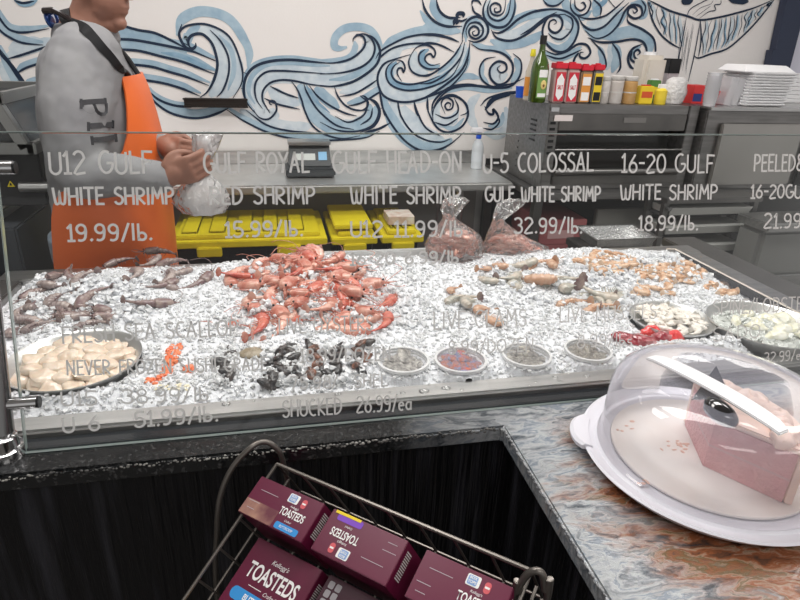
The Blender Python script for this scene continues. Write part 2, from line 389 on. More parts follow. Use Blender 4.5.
S(TD, 'mid', 6, (510, 280), (465, 330), (475, 400), (540, 440), (660, 445), (780, 405), (870, 330))
N(TD, (530, 280), (490, 310), (475, 360), (510, 410), (590, 430), (700, 410), (800, 370))
N(TD, (500, 265), (545, 275), (565, 315), (555, 348), (545, 322), (520, 325), (515, 360), (545, 410))
N(TD, (610, 225), (590, 280), (610, 340), (670, 370), (740, 360), (820, 310)); N(TD, (600, 240), (640, 185), (700, 165), (750, 185), (768, 220), (755, 248), (735, 225), (705, 240), (700, 270), (740, 302), (800, 290))
N(TD, (700, 195), (660, 230), (665, 290), (720, 325), (800, 320)); S(TD, 'mid', 5, (725, 195), (680, 225), (685, 290), (735, 315), (800, 305)); S(TD, 'pale', 6, (640, 210), (620, 270), (650, 340), (720, 350))
N(TD, (265, 505), (300, 510), (315, 550), (300, 620), (250, 660), (180, 680), (100, 640)); N(TD, (310, 515), (370, 560), (390, 620), (350, 700), (250, 740), (120, 735), (0, 680))
S(TD, 'blue', 7, (330, 560), (340, 640), (270, 700), (160, 710), (50, 650)); S(TD, 'pale', 5, (300, 640), (220, 690), (120, 680))
for a, b, c, d in ((400, 480, 430, 640), (515, 545, 545, 660), (625, 545, 650, 640), (715, 515, 720, 620)):
    N(TD, (a, b), ((a+c)/2, (b+d)/2+10), (c, d))
# bowl-shaped sweep right of centre
S(TE_, 'blue', 9, (115, 180), (160, 300), (230, 390), (320, 440), (400, 430), (460, 395))
S(TE_, 'pale', 11, (215, 230), (270, 330), (350, 390), (420, 400)); S(TE_, 'pale', 10, (160, 210), (210, 320), (290, 400))
N(TE_, (95, 150), (110, 230), (150, 310), (220, 400), (300, 450), (380, 450), (450, 420), (520, 360), w=1.8)
N(TE_, (190, 205), (205, 280), (260, 360), (330, 400), (400, 410), (450, 395)); N(TE_, (270, 205), (290, 270), (330, 340), (400, 380))
N(TE_, (335, 185), (335, 240), (365, 310), (400, 350), (450, 360), (510, 330), (540, 270), (520, 210), (470, 180), (410, 190), (370, 240), (362, 290), w=1.8)
S(TE_, 'pale', 7, (400, 210), (375, 270), (400, 310), (460, 300), (490, 250)); S(TE_, 'blue', 3, (410, 330), (470, 340), (520, 290))
N(TE_, (447, 238), (452, 220), (437, 213), (424, 228), (435, 248), (460, 240), (462, 205), (430, 188), (405, 215), (425, 270)); N(TE_, (375, 270), (430, 290), (480, 270), (490, 235), (470, 190)); N(TE_, (370, 310), (430, 325), (490, 290))
N(TE_, (365, 300), (360, 230), (390, 180), (450, 135), (540, 122), (640, 135), (750, 120), (820, 90), w=1.8)
S(TE_, 'blue', 4, (440, 150), (480, 100), (540, 80), (600, 92)); S(TE_, 'blue', 4, (420, 165), (520, 135), (640, 150), (760, 140))
N(TE_, (600, 230), (640, 190), (720, 165), (780, 155)); S(TE_, 'navy', 4, (625, 250), (655, 205), (700, 180), (790, 160))
N(TE_, (622, 230), (640, 265), (665, 270), (665, 245), (690, 285), (665, 318), (615, 310), w=2); N(TE_, (612, 340), (660, 345), (695, 310), (685, 275))
S(TE_, 'pale', 6, (590, 350), (555, 290), (555, 220), (600, 170)); S(TE_, 'pale', 7, (620, 365), (700, 370), (745, 310), (725, 235)); S(TE_, 'blue', 4, (640, 330), (700, 320), (715, 260))
N(TE_, (0, 180), (40, 210), (30, 240), (0, 255)); N(TE_, (20, 185), (80, 210), (100, 270), (70, 330), (0, 362)); N(TE_, (0, 325), (50, 290), (62, 240)); N(TE_, (20, 362), (90, 345), (150, 315), w=2); N(TE_, (100, 245), (118, 235))
S(TE_, 'blue', 5, (10, 320), (70, 290), (75, 230)); S(TE_, 'pale', 5, (0, 290), (45, 270), (50, 225))
# upper knots
S(TF, 'blue', 6, (70, -20), (85, 60), (140, 120), (200, 125)); S(TF, 'blue', 4, (0, 60), (50, 130), (120, 170), (200, 175))
N(TF, (10, -10), (30, 60), (80, 120), (150, 150), (240, 150), w=2); N(TF, (90, -10), (110, 60), (160, 100), (230, 100), w=2)
S(TF, 'navy', 3, (190, 145), (198, 118), (212, 122), (205, 140)); S(TF, 'navy', 3, (210, 115), (215, 80), (245, 78), (245, 100)); N(TF, (210, 115), (240, 120), (270, 105))
S(TF, 'pale', 7, (270, 220), (255, 170), (290, 125), (345, 130), (370, 180), (330, 220))
S(TF, 'blue', 3, (262, 240), (262, 160), (300, 115), (350, 130))
N(TF, (240, 240), (245, 180), (270, 120), (320, 95), (365, 115), (388, 165), (372, 215), (320, 240), (275, 230), w=1.9)
N(TF, (270, 215), (262, 175), (285, 135), (330, 130), (358, 160), (352, 200), (318, 222), (285, 205), (280, 172), (305, 150), (332, 165), (332, 195), (308, 203), (298, 185), (315, 175), w=1.7)
N(TF, (295, 30), (300, 5), (330, 5), (350, 30)); N(TF, (295, 30), (310, 70), (352, 92))
S(TF, 'blue', 7, (375, 60), (395, 120), (450, 140), (505, 100), (525, 30), (525, -20)); S(TF, 'pale', 6, (400, 0), (385, 60), (420, 105), (470, 90))
N(TF, (385, -20), (360, 50), (370, 110), (420, 152), (480, 152), (520, 112), (540, 50), (540, -20), w=1.9)
N(TF, (520, -20), (500, 80), (450, 118), (400, 100), (385, 50), (400, 0)); N(TF, (490, -20), (480, 60), (450, 88), (410, 78), (400, 40), (425, 18), (455, 30), (458, 62), (430, 70), (424, 50), (440, 45))
S(TF, 'blue', 6, (420, 165), (500, 150), (560, 110), (640, 82), (740, 72)); S(TF, 'blue', 6, (400, 230), (480, 255), (600, 240), (700, 180)); S(TF, 'pale', 7, (440, 205), (530, 205), (620, 160), (700, 100))
N(TF, (410, 180), (450, 188), (500, 162), (560, 110), (640, 70), (720, 55), (800, 55), w=1.9); N(TF, (405, 170), (440, 218), (520, 232), (600, 200), (680, 140), (740, 95), (830, 80), w=1.9)
S(TF, 'blue', 7, (0, 165), (100, 160), (230, 180)); N(TF, (0, 200), (80, 200), (160, 215), (222, 240), w=1.8); N(TF, (0, 250), (60, 245), (120, 260), (195, 298))
S(TF, 'pale', 9, (255, 250), (235, 330), (170, 410), (80, 480), (0, 510)); S(TF, 'blue', 5, (280, 270), (255, 380), (180, 450), (80, 530)); S(TF, 'blue', 3, (235, 260), (180, 350), (100, 420))
N(TF, (245, 230), (200, 310), (130, 380), (50, 430), (0, 435)); N(TF, (255, 240), (230, 330), (150, 420), (70, 470), (0, 480)); N(TF, (285, 235), (270, 330), (230, 410), (150, 480), (60, 540), (0, 565), w=1.9)
N(TF, (290, 250), (340, 280), (420, 290), (480, 310), (525, 360), (525, 420), (490, 470), (440, 482), (402, 445), (400, 390), (440, 352), (485, 362), (492, 398), (462, 415), (440, 392), (460, 372), w=1.9)
S(TF, 'blue', 4, (300, 245), (370, 275), (450, 285), (520, 330)); S(TF, 'blue', 4, (360, 350), (350, 430), (390, 480)); S(TF, 'blue', 5, (540, 330), (565, 400), (520, 470)); S(TF, 'pale', 6, (460, 340), (425, 400), (450, 450), (500, 420))
N(TF, (430, 325), (370, 340), (340, 390), (350, 450), (400, 490), (450, 490)); N(TF, (530, 305), (575, 350), (570, 430), (520, 490), (440, 502), (330, 490), (250, 490), (170, 510), (110, 560), (70, 620), w=1.9)
S(TF, 'blue', 4, (180, 470), (260, 435), (340, 445))
N(TF, (120, 600), (140, 550), (200, 545), (260, 590), (270, 640), (230, 660))
# right knots
S(TG, 'blue', 6, (0, 125), (80, 85), (200, 72), (280, 95), (318, 150), (290, 240), (220, 275), (150, 240)); S(TG, 'pale', 7, (180, 90), (270, 120), (285, 180), (220, 210), (165, 180))
N(TG, (0, 100), (80, 65), (160, 52), (240, 58), (300, 90), (332, 150), (312, 230), (260, 290), (200, 292), (150, 250), (128, 200), (132, 150), (160, 100), (210, 88), (240, 120), (232, 165), (198, 188), (165, 165), (168, 125), (195, 112), (206, 130), (190, 140), w=1.9)
N(TG, (0, 200), (60, 165), (130, 110), (210, 68)); N(TG, (250, 80), (296, 110), (292, 170), (240, 222), (190, 216), (160, 190))
S(TG, 'blue', 4, (0, 240), (80, 230), (120, 190))
S(TG, 'blue', 5, (130, 300), (210, 330), (290, 310), (350, 265)); N(TG, (130, 280), (200, 310), (270, 290), (330, 252), (380, 258), (400, 300), (372, 332), (342, 325), (342, 302), (362, 298), w=1.9); N(TG, (140, 312), (220, 335), (290, 312), (352, 282))
N(TG, (300, 365), (312, 330), (335, 300), w=2); N(TG, (130, 0), (160, 30), (210, 30), (255, -5), light=(0, -3), lw=4)
S(TG, 'blue', 4, (300, 20), (310, 70), (360, 100), (410, 60)); N(TG, (288, -10), (290, 50), (330, 88), (380, 72), (402, 20), (390, -10)); N(TG, (310, -10), (315, 40), (345, 60), (372, 40), (360, 15), (345, 20))
N(TG, (325, 95), (400, 108), (480, 92), (540, 50), (600, -5)); S(TG, 'blue', 7, (425, -10), (440, 50), (425, 95)); N(TG, (410, -10), (460, 40), (455, 95)); S(TG, 'navy', 2.5, (500, -5), (545, 48))
S(TG, 'blue', 7, (360, 150), (430, 195), (500, 180), (560, 120), (620, 50)); S(TG, 'pale', 6, (380, 130), (450, 140), (530, 100), (590, 40))
N(TG, (330, 95), (360, 145), (410, 172), (480, 150), (550, 80), (620, 15), w=1.8); N(TG, (370, 175), (430, 218), (500, 200), (560, 140), (600, 60), (640, 28), (688, 40), (692, 88), (652, 106), (615, 80), (622, 48), (650, 40), (668, 60), (650, 75), (642, 58), w=1.9)
S(TG, 'blue', 4, (630, 20), (700, 20), (715, 80), (680, 110)); N(TG, (690, 0), (715, 40), (700, 95))
S(TG, 'blue', 8, (430, 208), (530, 200), (640, 180), (705, 205), (740, 260), (738, 320)); N(TG, (610, 90), (620, 130), (700, 170), (760, 220), (772, 290), (755, 325), w=1.8)
N(TG, (385, 215), (450, 240), (540, 240), (640, 225), (700, 240), (722, 290), (705, 330), w=1.9); N(TG, (520, 240), (560, 300), (572, 380), (550, 420), w=1.8); N(TG, (400, 222), (470, 300), (490, 370), (470, 405))
S(TG, 'blue', 7, (530, 250), (555, 320), (525, 415)); S(TG, 'blue', 5, (450, 265), (470, 330), (462, 390)); S(TG, 'pale', 5, (510, 250), (520, 320), (495, 400))
N(TG, (700, 250), (640, 280), (615, 330), (628, 378), (655, 396), w=2.2); N(TG, (640, 290), (630, 335), (665, 365), w=2); N(TG, (712, 335), (680, 345), (655, 330), (650, 300), (670, 284), (684, 300), (666, 316), w=1.8)
S(TG, 'blue', 4, (690, 262), (645, 295), (632, 345)); S(TG, 'mid', 4, (420, 60), (470, 20), (500, -10)); S(TG, 'blue', 6, (250, -5), (270, 40), (320, 90))
# bowl-shaped tail on the right with the pale column
def poly(tile, col, pts):
    P = catmull([Vector((tile[0]+a*tile[2], tile[1]+b*tile[2], 0)) for a, b in pts], 3)
    W = [aty(p.x, p.y, WALLY)+Vector((0, -.0009, 0)) for p in P]
    mural[col].add(W, [tuple(range(len(W)))])
N(TH, (30, -5), (80, 20), (150, 55), (240, 82), (300, 100), (400, 85), (500, 60), (580, 35), (670, -5), w=1.6)
N(TH, (35, 10), (60, 100), (100, 170), (150, 215), (200, 242), w=1.5); N(TH, (265, 275), (290, 290), (350, 270), (430, 245), (500, 190), (570, 120), (640, 35), (670, -5), w=1.6)
N(TH, (300, 100), (303, 200), (290, 285), w=1.3)
def tailedge(x):
    top = np.interp(x, [30, 80, 150, 240, 300, 400, 500, 580, 670], [-5, 20, 55, 82, 100, 85, 60, 35, -5])
    bot = np.interp(x, [35, 60, 100, 150, 200, 265, 290, 350, 430, 500, 570, 640, 670], [10, 100, 170, 215, 242, 275, 290, 270, 245, 190, 120, 35, -5])
    return top, bot
for k in range(30):
    x = 48+k*20.5+rnd.uniform(-6, 6)
    if 205 < x < 300: continue
    t_, b_ = tailedge(x); dx = 12 if x < 250 else -26
    tt, bb = t_+6, b_-6
    if bb-tt < 8: continue
    pts = [(x-dx*.5+rnd.uniform(-9, 9)+dx*q, tt+(bb-tt)*q) for q in (0, .25, .5, .75, 1)]
    pts = [(a, min(max(b, tailedge(a)[0]+3), tailedge(a)[1]-3)) for a, b in pts]
    S(TH, 'navy', .9 if k % 2 else .6, *pts)
    if k % 2: S(TH, 'pale', 3, *[(a+9, b) for a, b in pts])
    if k % 3 == 0: S(TH, 'mid', 1.6, *[(a+5, b) for a, b in pts])
N(TH, (230, 85), (205, 220), (165, 410), w=1.0); N(TH, (300, 100), (270, 270), (238, 410), w=1.0)
for q in range(7):
    S(TH, 'navy', .35, *[(235+q*9-y*.17+rnd.uniform(-3, 3), y) for y in range(105+q*13 % 60, 390, 50)])
N(TH, (230, 85), (250, 45), (310, 10), (345, -5), w=.8); N(TH, (290, 95), (340, 60), (375, 50), (370, 25), (400, 20), (402, -5), w=.8)
S(TH, 'navy', .4, (260, 75), (300, 40), (350, 20), (365, 0)); S(TH, 'navy', .4, (275, 85), (330, 45), (350, 30))
S(TH, 'navy', 5, (205, 4), (232, 8), (262, 3)); S(TH, 'navy', 5, (440, -4), (490, 4), (540, 8))
mt = thing('wave_mural', 'blue and navy painted mural of curling waves covering the white wall', 'mural', (0, WALLY, 1.4))
for k, nm, mm in (('pale', 'pale_blue_fill', PALE), ('blue', 'sky_blue_fill', BLUE), ('mid', 'mid_blue_shading', MIDB), ('navy', 'navy_outline', NAVY)):
    o = mural[k].build(nm, mm, smooth=False); o.parent = mt; o.matrix_parent_inverse = Matrix.Translation((0, -WALLY, -1.4))
# dark beam right of the mural
mb = MB(); W = [aty(x, y, 3.14) for x, y in ((787, -80), (787, 0), (781, 26), (776, 50), (773, 50), (770, 66), (789, 72), (800, 30), (812, -80))]
mb.loft([[p+Vector((0, d, 0)) for p in W] for d in (0, .05)]); tr = mb.build('trim_1', mat('navy_panel', (.03, .04, .075), .5), smooth=False); tr['kind'] = 'structure'

# wall-mounted dark strip
o = MB(); a = aty(184, 98, 3.17); b = aty(247, 100, 3.17); c = aty(247, 107, 3.17)
o.box((a.x, 3.15, c.z), (b.x, 3.198, a.z)); o.box((a.x-.004, 3.144, c.z-.002), (b.x+.004, 3.150, c.z+.006)); o.box((a.x-.004, 3.144, a.z-.006), (b.x+.004, 3.150, a.z+.002))
finish(o.build('knife_rack', mat('black_brown_rail', (.02, .016, .014), .4), bevel=.001), 'long black knife rail mounted flat on the mural wall', 'knife rack')

# ================================================================== BACK TABLE
t = thing('work_table', 'long stainless steel work table against the mural wall', 'table', (.2, 2.9, 0))
def P_(mb, nm, m, t, **k):
    o = mb.build(nm, m, **k); o.parent = t; o.matrix_parent_inverse = Matrix.Translation(t.location).inverted() if t.rotation_euler.x == 0 and t.rotation_euler.z == 0 else (Matrix.Translation(t.location)@t.rotation_euler.to_matrix().to_4x4()).inverted()
    return o
TX0, TX1 = -1.25, 1.13
P_(MB().box((TX0, 2.66, .86), (TX1, 3.17, .90)), 'table_top', STEELW, t, bevel=.008)
P_(MB().box((TX0, 3.17, .86), (TX1, 3.19, .965)), 'backsplash', STEEL, t, bevel=.004)
for x, y in ((TX0+.05, 2.72), (TX0+.05, 3.12), (.88, 2.72), (.88, 3.12)):
    P_(MB().lathe([(.022, 0), (.022, .86)], 14, (x, y, 0)), 'leg', STEEL, t)
struct('baseboard_back', MB().box((-3, 3.17, 0), (2.9, 3.2, .12)), DARK)
P_(MB().box((TX0+.05, 3.10, .0), (1.1, 3.165, .855)), 'back_panel', mat('mid_grey_panel', (.34, .33, .32), .5), t)

def tag_rect(mb, c, sx, sz, y): mb.box((c[0]-sx/2, y-.001, c[1]-sz/2), (c[0]+sx/2, y, c[1]+sz/2))
# scale
t = thing('kitchen_scale', 'grey digital price scale with tilted display on the steel table', 'scale', (.18, 2.88, .90))
P_(MB().box((.06, 2.80, .905), (.29, 2.99, .945)), 'scale_base', mat('scale_grey', (.05, .055, .06), .4), t, bevel=.008)
ring = [[(.075, 2.84, .945), (.275, 2.84, .945), (.275, 2.97, .945), (.075, 2.97, .945)], [(.08, 2.90, 1.04), (.27, 2.90, 1.04), (.27, 2.96, 1.04), (.08, 2.96, 1.04)]]
P_(MB().loft(ring), 'display_head', mat('scale_grey', ()), t, bevel=.006)
pl = MB(); pl.add([(.10, 2.8555, .975), (.20, 2.8555, .975), (.20, 2.8725, 1.003), (.10, 2.8725, 1.003)], [(0, 1, 2, 3)]); P_(pl, 'lcd_panel', mat('lcd_grey', (.55, .58, .56), .3), t)
pl = MB(); pl.add([(.215, 2.8555, .975), (.255, 2.8555, .975), (.255, 2.8775, 1.01), (.215, 2.8775, 1.01)], [(0, 1, 2, 3)]); P_(pl, 'blue_sticker', mat('sticker_blue', (.25, .5, .75), .5), t)
P_(MB().box((.075, 2.87, 1.04), (.275, 2.97, 1.058)), 'weighing_plate', STEEL, t, bevel=.004)
# spray bottle
c = aty(477, 158, 3.0); bx, bz = c.x, .90
t = thing('spray_bottle', 'frosted white spray bottle with blue collar on the steel table', 'spray bottle', (bx, 3.0, .90))
P_(MB().lathe([(.026, 0), (.03, .004), (.03, .11), (.026, .13), (.012, .155), (.012, .16)], 20, (bx, 3.0, .90)), 'bottle_body', mat('frosted_bottle', (.72, .76, .80), .35, alpha=.85), t)
P_(MB().lathe([(.014, .155), (.014, .182)], 16, (bx, 3.0, .90)), 'collar', mat('bright_blue_plastic', (.02, .10, .62), .35), t)
h = MB(); h.box((bx-.045, 2.99, 1.085), (bx+.018, 3.01, 1.11)); h.box((bx-.04, 2.994, 1.06), (bx-.032, 3.006, 1.088)); P_(h, 'trigger_head', WHITE, t, bevel=.004)
lb = MB(); lb.lathe([(.0305, .04), (.0305, .09)], 20, (bx, 3.0, .90), caps=False); P_(lb, 'bottle_label', mat('pale_label', (.66, .70, .74), .6), t)

# bins under the table
YEL = mat('yellow_lid_plastic', (.72, .60, .015), .4, 0, (.62, .50, .012), 5)
BINB = mat('black_tote_plastic', (.012, .012, .014), .45)
def tote(x0, x1, y0, y1, z0, z1, label, box=False):
    t = thing('storage_tote', label, 'storage tote', ((x0+x1)/2, (y0+y1)/2, z0))
    ins = .02
    P_(MB().loft([[(x0+ins+.02, y0+ins+.02, z0), (x1-ins-.02, y0+ins+.02, z0), (x1-ins-.02, y1-ins, z0), (x0+ins+.02, y1-ins, z0)],
                  [(x0+ins, y0+ins, z1-.03), (x1-ins, y0+ins, z1-.03), (x1-ins, y1-ins, z1-.03), (x0+ins, y1-ins, z1-.03)]]), 'tote_body', BINB, t, bevel=.008)
    l = MB(); l.box((x0, y0, z1-.03), (x1, y1, z1)); l.box((x0+.03, y0+.03, z1), (x1-.03, y1-.03, z1+.018))
    for k in range(5):
        xa = x0+.05+(x1-x0-.1)*k/5; l.box((xa, y0+.06, z1+.018), (xa+(x1-x0-.1)/5*.6, y1-.06, z1+.026))
    lid = P_(l, 'lid', YEL, t, bevel=.004)
    for q in (.25, .75) if x1-x0 > .4 else (.5,):
        xc = x0+(x1-x0)*q; o = MB().box((xc-.05, y0-.012, z1-.065), (xc+.05, y0+.016, z1-.025)); P_(o, 'latch', YEL, t, bevel=.004)
    return t
# they stand on a low steel cart
ct = thing('tote_cart', 'low dark steel shelf cart holding the storage totes', 'cart', (.1, 2.85, 0))
P_(MB().box((-.50, 2.45, .42), (.70, 2.94, .445)), 'cart_shelf', STEELD, ct, bevel=.003)
for x in (-.48, .67):
    for y in (2.48, 2.91): P_(MB().box((x-.012, y-.012, .0), (x+.012, y+.012, .42)), 'cart_leg', STEELD, ct)
tote(-.44, .215, 2.46, 2.92, .446, .715, 'large black storage tote with wide yellow lid nearest the person')
tote(.235, .435, 2.46, 2.92, .446, .71, 'narrow black storage tote with yellow lid in the middle')
tote(.455, .645, 2.46, 2.92, .446, .71, 'small black storage tote with yellow lid holding a small pink carton')
sl = tote_lid = MB(); sl.box((.25, 2.50, .738), (.42, 2.86, .758)); finish(sl.build('loose_tote_lid', YEL, bevel=.004), 'loose yellow tote lid lying on the middle tote', 'tray')  # loose tote lid laid flat on the middle tote
o = MB().box((.50, 2.55, .738), (.62, 2.68, .775)); finish(o.build('carton', mat('faded_pink_carton', (.55, .40, .33), .6, 0, (.7, .66, .6), 30), bevel=.001), 'small faded pink carton on the rightmost tote', 'carton')

# ================================================================== OVEN STACK + RIGHT SIDE
OX0, OX1, OY = 1.19, 1.93, 2.5
t = thing('deck_oven', 'wide stainless deck oven with dark open front under the spice jars', 'oven', (1.55, 2.8, .86))
b = MB(); b.box((OX0, OY, .90), (OX0+.05, 2.98, 1.275)); b.box((OX1-.05, OY, .90), (OX1, 2.98, 1.275)); b.box((OX0+.05, OY+.008, 1.235), (OX1-.05, 2.98, 1.275)); b.box((OX0+.05, OY+.008, .90), (OX1-.05, 2.98, .925)); b.box((OX0+.05, 2.94, .925), (OX1-.05, 2.98, 1.235))
P_(b, 'oven_shell', STEELO, t, bevel=.003)
P_(MB().box((OX0+.05, OY-.004, 1.165), (OX1-.06, OY+.02, 1.235)), 'control_panel', STEELD, t, bevel=.003)
p = MB().box((1.55, OY-.008, 1.20), (1.66, OY-.003, 1.222)); P_(p, 'name_plate', mat('grey_plate', (.25, .24, .23), .4, .6), t)
P_(MB().box((1.215, OY-.007, 1.205), (1.30, OY-.003, 1.23)), 'warning_sticker', mat('pink_white_sticker', (.75, .68, .66), .6), t)
P_(MB().box((OX0+.06, OY+.10, .93), (OX1-.06, OY+.12, 1.16)), 'oven_glass', mat('dark_oven_glass', (.02, .018, .017), .15), t)
r = MB()
for k in range(30): r.tube([(OX0+.06+k*.021, OY+.0, 1.075), (OX0+.06+k*.021, OY+.1, 1.075)], .0018, 5)
r.tube([(OX0+.05, OY, 1.08), (OX1-.05, OY, 1.08)], .004, 6); P_(r, 'wire_shelf', STEELO, t)
P_(MB().tube([(OX0+.05, OY-.02, .985), (OX1-.06, OY-.02, .985)], .014, 10), 'door_handle', STEELO, t)
P_(MB().box((OX0+.05, OY-.012, .925), (OX1-.05, OY+.05, .965)), 'lower_rail', STEELD, t, bevel=.004)
v = MB()
for k in range(5):
    v.box((OX0-.003, 2.62, 1.10+k*.022), (OX0+.001, 2.68, 1.108+k*.022)); v.box((OX0-.003, 2.80, .95+k*.03), (OX0+.001, 2.806, .956+k*.03))
for k in range(6): v.box((OX0+.01, OY-.003, 1.06+k*.026), (OX0+.035, OY+.001, 1.072+k*.026))
P_(v, 'vent_slots', BLACK, t)
P_(MB().box((OX0+.004, OY-.01, 1.245), (OX0+.04, OY, 1.262)), 'hinge', CHROME, t)
t = thing('oven_stand', 'dark steel stand under the deck oven holding shelves of boxes', 'stand', (1.5, 2.8, 0))
P_(MB().box((1.14, 2.44, .865), (2.75, 3.14, .898)), 'stand_top', STEELO, t, bevel=.004)
for x, y in ((1.17, 2.47), (1.17, 3.1), (2.71, 2.47), (2.71, 3.1), (1.92, 2.47)): P_(MB().box((x-.02, y-.02, 0), (x+.02, y+.02, .865)), 'stand_leg', STEELD, t)
P_(MB().box((1.15, 2.46, .20), (2.72, 3.1, .23)), 'stand_shelf', STEELD, t)
P_(MB().box((1.15, 3.11, .02), (4.2, 3.13, .93)), 'back_sheet', mat('black_sheet', (.03, .03, .032), .5), t)
# right cabinet with steel door
t = thing('warming_cabinet', 'square stainless warming cabinet with flat door under the foam boxes', 'cabinet', (2.3, 2.8, .9))
P_(MB().box((1.945, 2.46, .90), (2.74, 3.10, 1.262)), 'cabinet_body', STEELO, t, bevel=.005)
P_(MB().box((2.02, 2.435, .925), (2.46, 2.458, 1.205)), 'cabinet_door', mat('door_steel', (.40, .385, .365), .3, .9, (.46, .44, .42), 3), t, bevel=.005)
P_(MB().box((2.50, 2.44, .91), (2.74, 2.458, 1.22)), 'side_panel', BLACK, t, bevel=.004)
for z in (1.10, .99): P_(MB().lathe([(.026, 0), (.028, .01), (.02, .03)], 18, M=Matrix.Translation((2.61, 2.44, z))@Matrix.Rotation(PI/2, 4, 'X')), 'knob', CHROME, t)
P_(MB().box((1.9455, 2.445, 1.262), (2.78, 3.1, 1.275)), 'cabinet_top', STEEL, t, bevel=.004)

# boxes and things below the ovens
PINK = mat('red_brown_carton', (.28, .07, .08), .6, 0, (.36, .12, .12), 6)
zz = .231
for i, (x0, x1, h, lab) in enumerate(((1.17+.05, 1.46, .14, 'bottom'), (1.22, 1.46, .13, 'second from bottom'), (1.225, 1.45, .13, 'third from bottom'), (1.22, 1.455, .12, 'topmost'))):
    t = thing('carton', 'dull red carton under the oven, %s of its stack' % lab, 'carton', (1.34, 2.6, zz), 'red cartons under the oven')
    P_(MB().box((x0, 2.50, zz), (x1, 2.85, zz+h)), 'carton_body', PINK, t, bevel=.002)
    P_(MB().box((x0+.04, 2.4985, zz+.03), (x1-.06, 2.4995, zz+h-.05)), 'printed_panel', mat('carton_print', (.50, .30, .30), .6), t)
    zz += h+.001
o = MB().box((1.50, 2.50, .231), (1.80, 2.53, .80)); finish(o.build('baking_sheet', mat('grey_sheet_metal', (.22, .215, .20), .45, .5), bevel=.004), 'tall grey sheet panel leaning upright under the oven', 'panel')
# foil pan
c0 = atz(613, 240, .62); PY = c0.y
t = thing('foil_pan', 'empty shallow aluminium foil pan standing behind the ice display', 'pan', (1.62, 2.3, .58))
px0, px1, py0, py1 = aty(586, 235, 2.14).x, aty(644, 235, 2.14).x, 2.05, 2.23; PZ = aty(613, 232, 2.14).z
P_(MB().box((1.38, 2.10, .55), (1.84, 2.42, .575)), 'pan_shelf_board', STEELD, t) if False else None
R0 = [(px0+.02, py0+.02, PZ-.05), (px1-.02, py0+.02, PZ-.05), (px1-.02, py1-.02, PZ-.05), (px0+.02, py1-.02, PZ-.05)]
R1 = [(px0, py0, PZ), (px1, py0, PZ), (px1, py1, PZ), (px0, py1, PZ)]; R2 = [(px0-.012, py0-.012, PZ+.002), (px1+.012, py0-.012, PZ+.002), (px1+.012, py1+.012, PZ+.002), (px0-.012, py1+.012, PZ+.002)]
R3 = [(px0+.003, py0+.003, PZ-.001), (px1-.003, py0+.003, PZ-.001), (px1-.003, py1-.003, PZ-.001), (px0+.003, py1-.003, PZ-.001)]; mx_ = (px0+px1)/2; R4 = [(a+(.002 if a < mx_ else -.002), b, z+.002) for a, b, z in R0]
f = MB(); f.loft([R0, R1, R2, R3, R4]); P_(f, 'pan_body', mat('foil', (.70, .70, .70), .25, 1, bump=.6, bscale=80), t)
tb = thing('small_side_table', 'dark low side table under the foil pan', 'table', (mx_, 2.14, 0))
P_(MB().box((px0-.03, 2.03, PZ-.08), (px1+.0, 2.245, PZ-.0505)), 'side_table_top', STEELD, tb, bevel=.003)
for x in (px0-.01, px1-.02):
    for y in (2.05, 2.225): P_(MB().box((x-.012, y-.012, 0), (x+.012, y+.012, PZ-.08)), 'side_table_leg', STEELD, tb)
# tray rack
RX0, RX1, RY = aty(663, 228, 2.3).x, aty(744, 228, 2.3).x, 2.3
t = thing('tray_rack', 'upright rack of pale shallow trays behind the ice display', 'rack', ((RX0+RX1)/2, 2.4, 0))
for x in (RX0-.015, RX1+.02):
    for y in (2.30, 2.42): P_(MB().box((x-.012, y-.012, 0), (x+.012, y+.012, .90)), 'rack_post', STEELD, t)
for k in range(7):
    z = aty(700, 214+18.5*k, 2.3).z; P_(MB().box((RX0-.01, 2.31, z-.012), (RX1+.01, 2.43, z-.004)), 'tray_runner', DARK, t)
    P_(MB().loft([[(RX0+.01, 2.29, z), (RX1-.01, 2.29, z), (RX1-.01, 2.42, z), (RX0+.01, 2.42, z)], [(RX0, 2.28, z+.034), (RX1, 2.28, z+.034), (RX1, 2.43, z+.034), (RX0, 2.43, z+.034)]]), 'tray', mat('pale_tray', (.46, .46, .44), .45), t)
P_(MB().lathe([(.010, 0), (.010, .02)], 12, M=Matrix.Translation((RX0-.01, 2.285, .86))@Matrix.Rotation(PI/2, 4, 'X')), 'rack_bolt', CHROME, t)
P_(MB().box((RX0-.03, 2.27, .882), (RX1+.035, 2.43, .905)), 'rack_top', STEELD, t, bevel=.003)
# undercounter cooler at far right
QX = aty(758, 250, 2.1).x
t = thing('undercounter_cooler', 'stainless undercounter cooler at the far right behind the display', 'cooler', (QX+.4, 2.2, 0))
P_(MB().box((QX, 2.10, .05), (QX+.9, 2.255, .80)), 'cooler_body', mat('cooler_grey', (.30, .30, .29), .4, .5), t, bevel=.02)
P_(MB().box((QX+.03, 2.08, .10), (QX+.88, 2.098, .60)), 'cooler_door', STEEL, t, bevel=.01)
P_(MB().box((QX, 2.12, .0), (QX+.9, 2.25, .05)), 'cooler_foot', BLACK, t)
P_(MB().box((QX-.01, 2.07, .80), (QX+.92, 2.26, .84)), 'cooler_top', STEEL, t, bevel=.006)

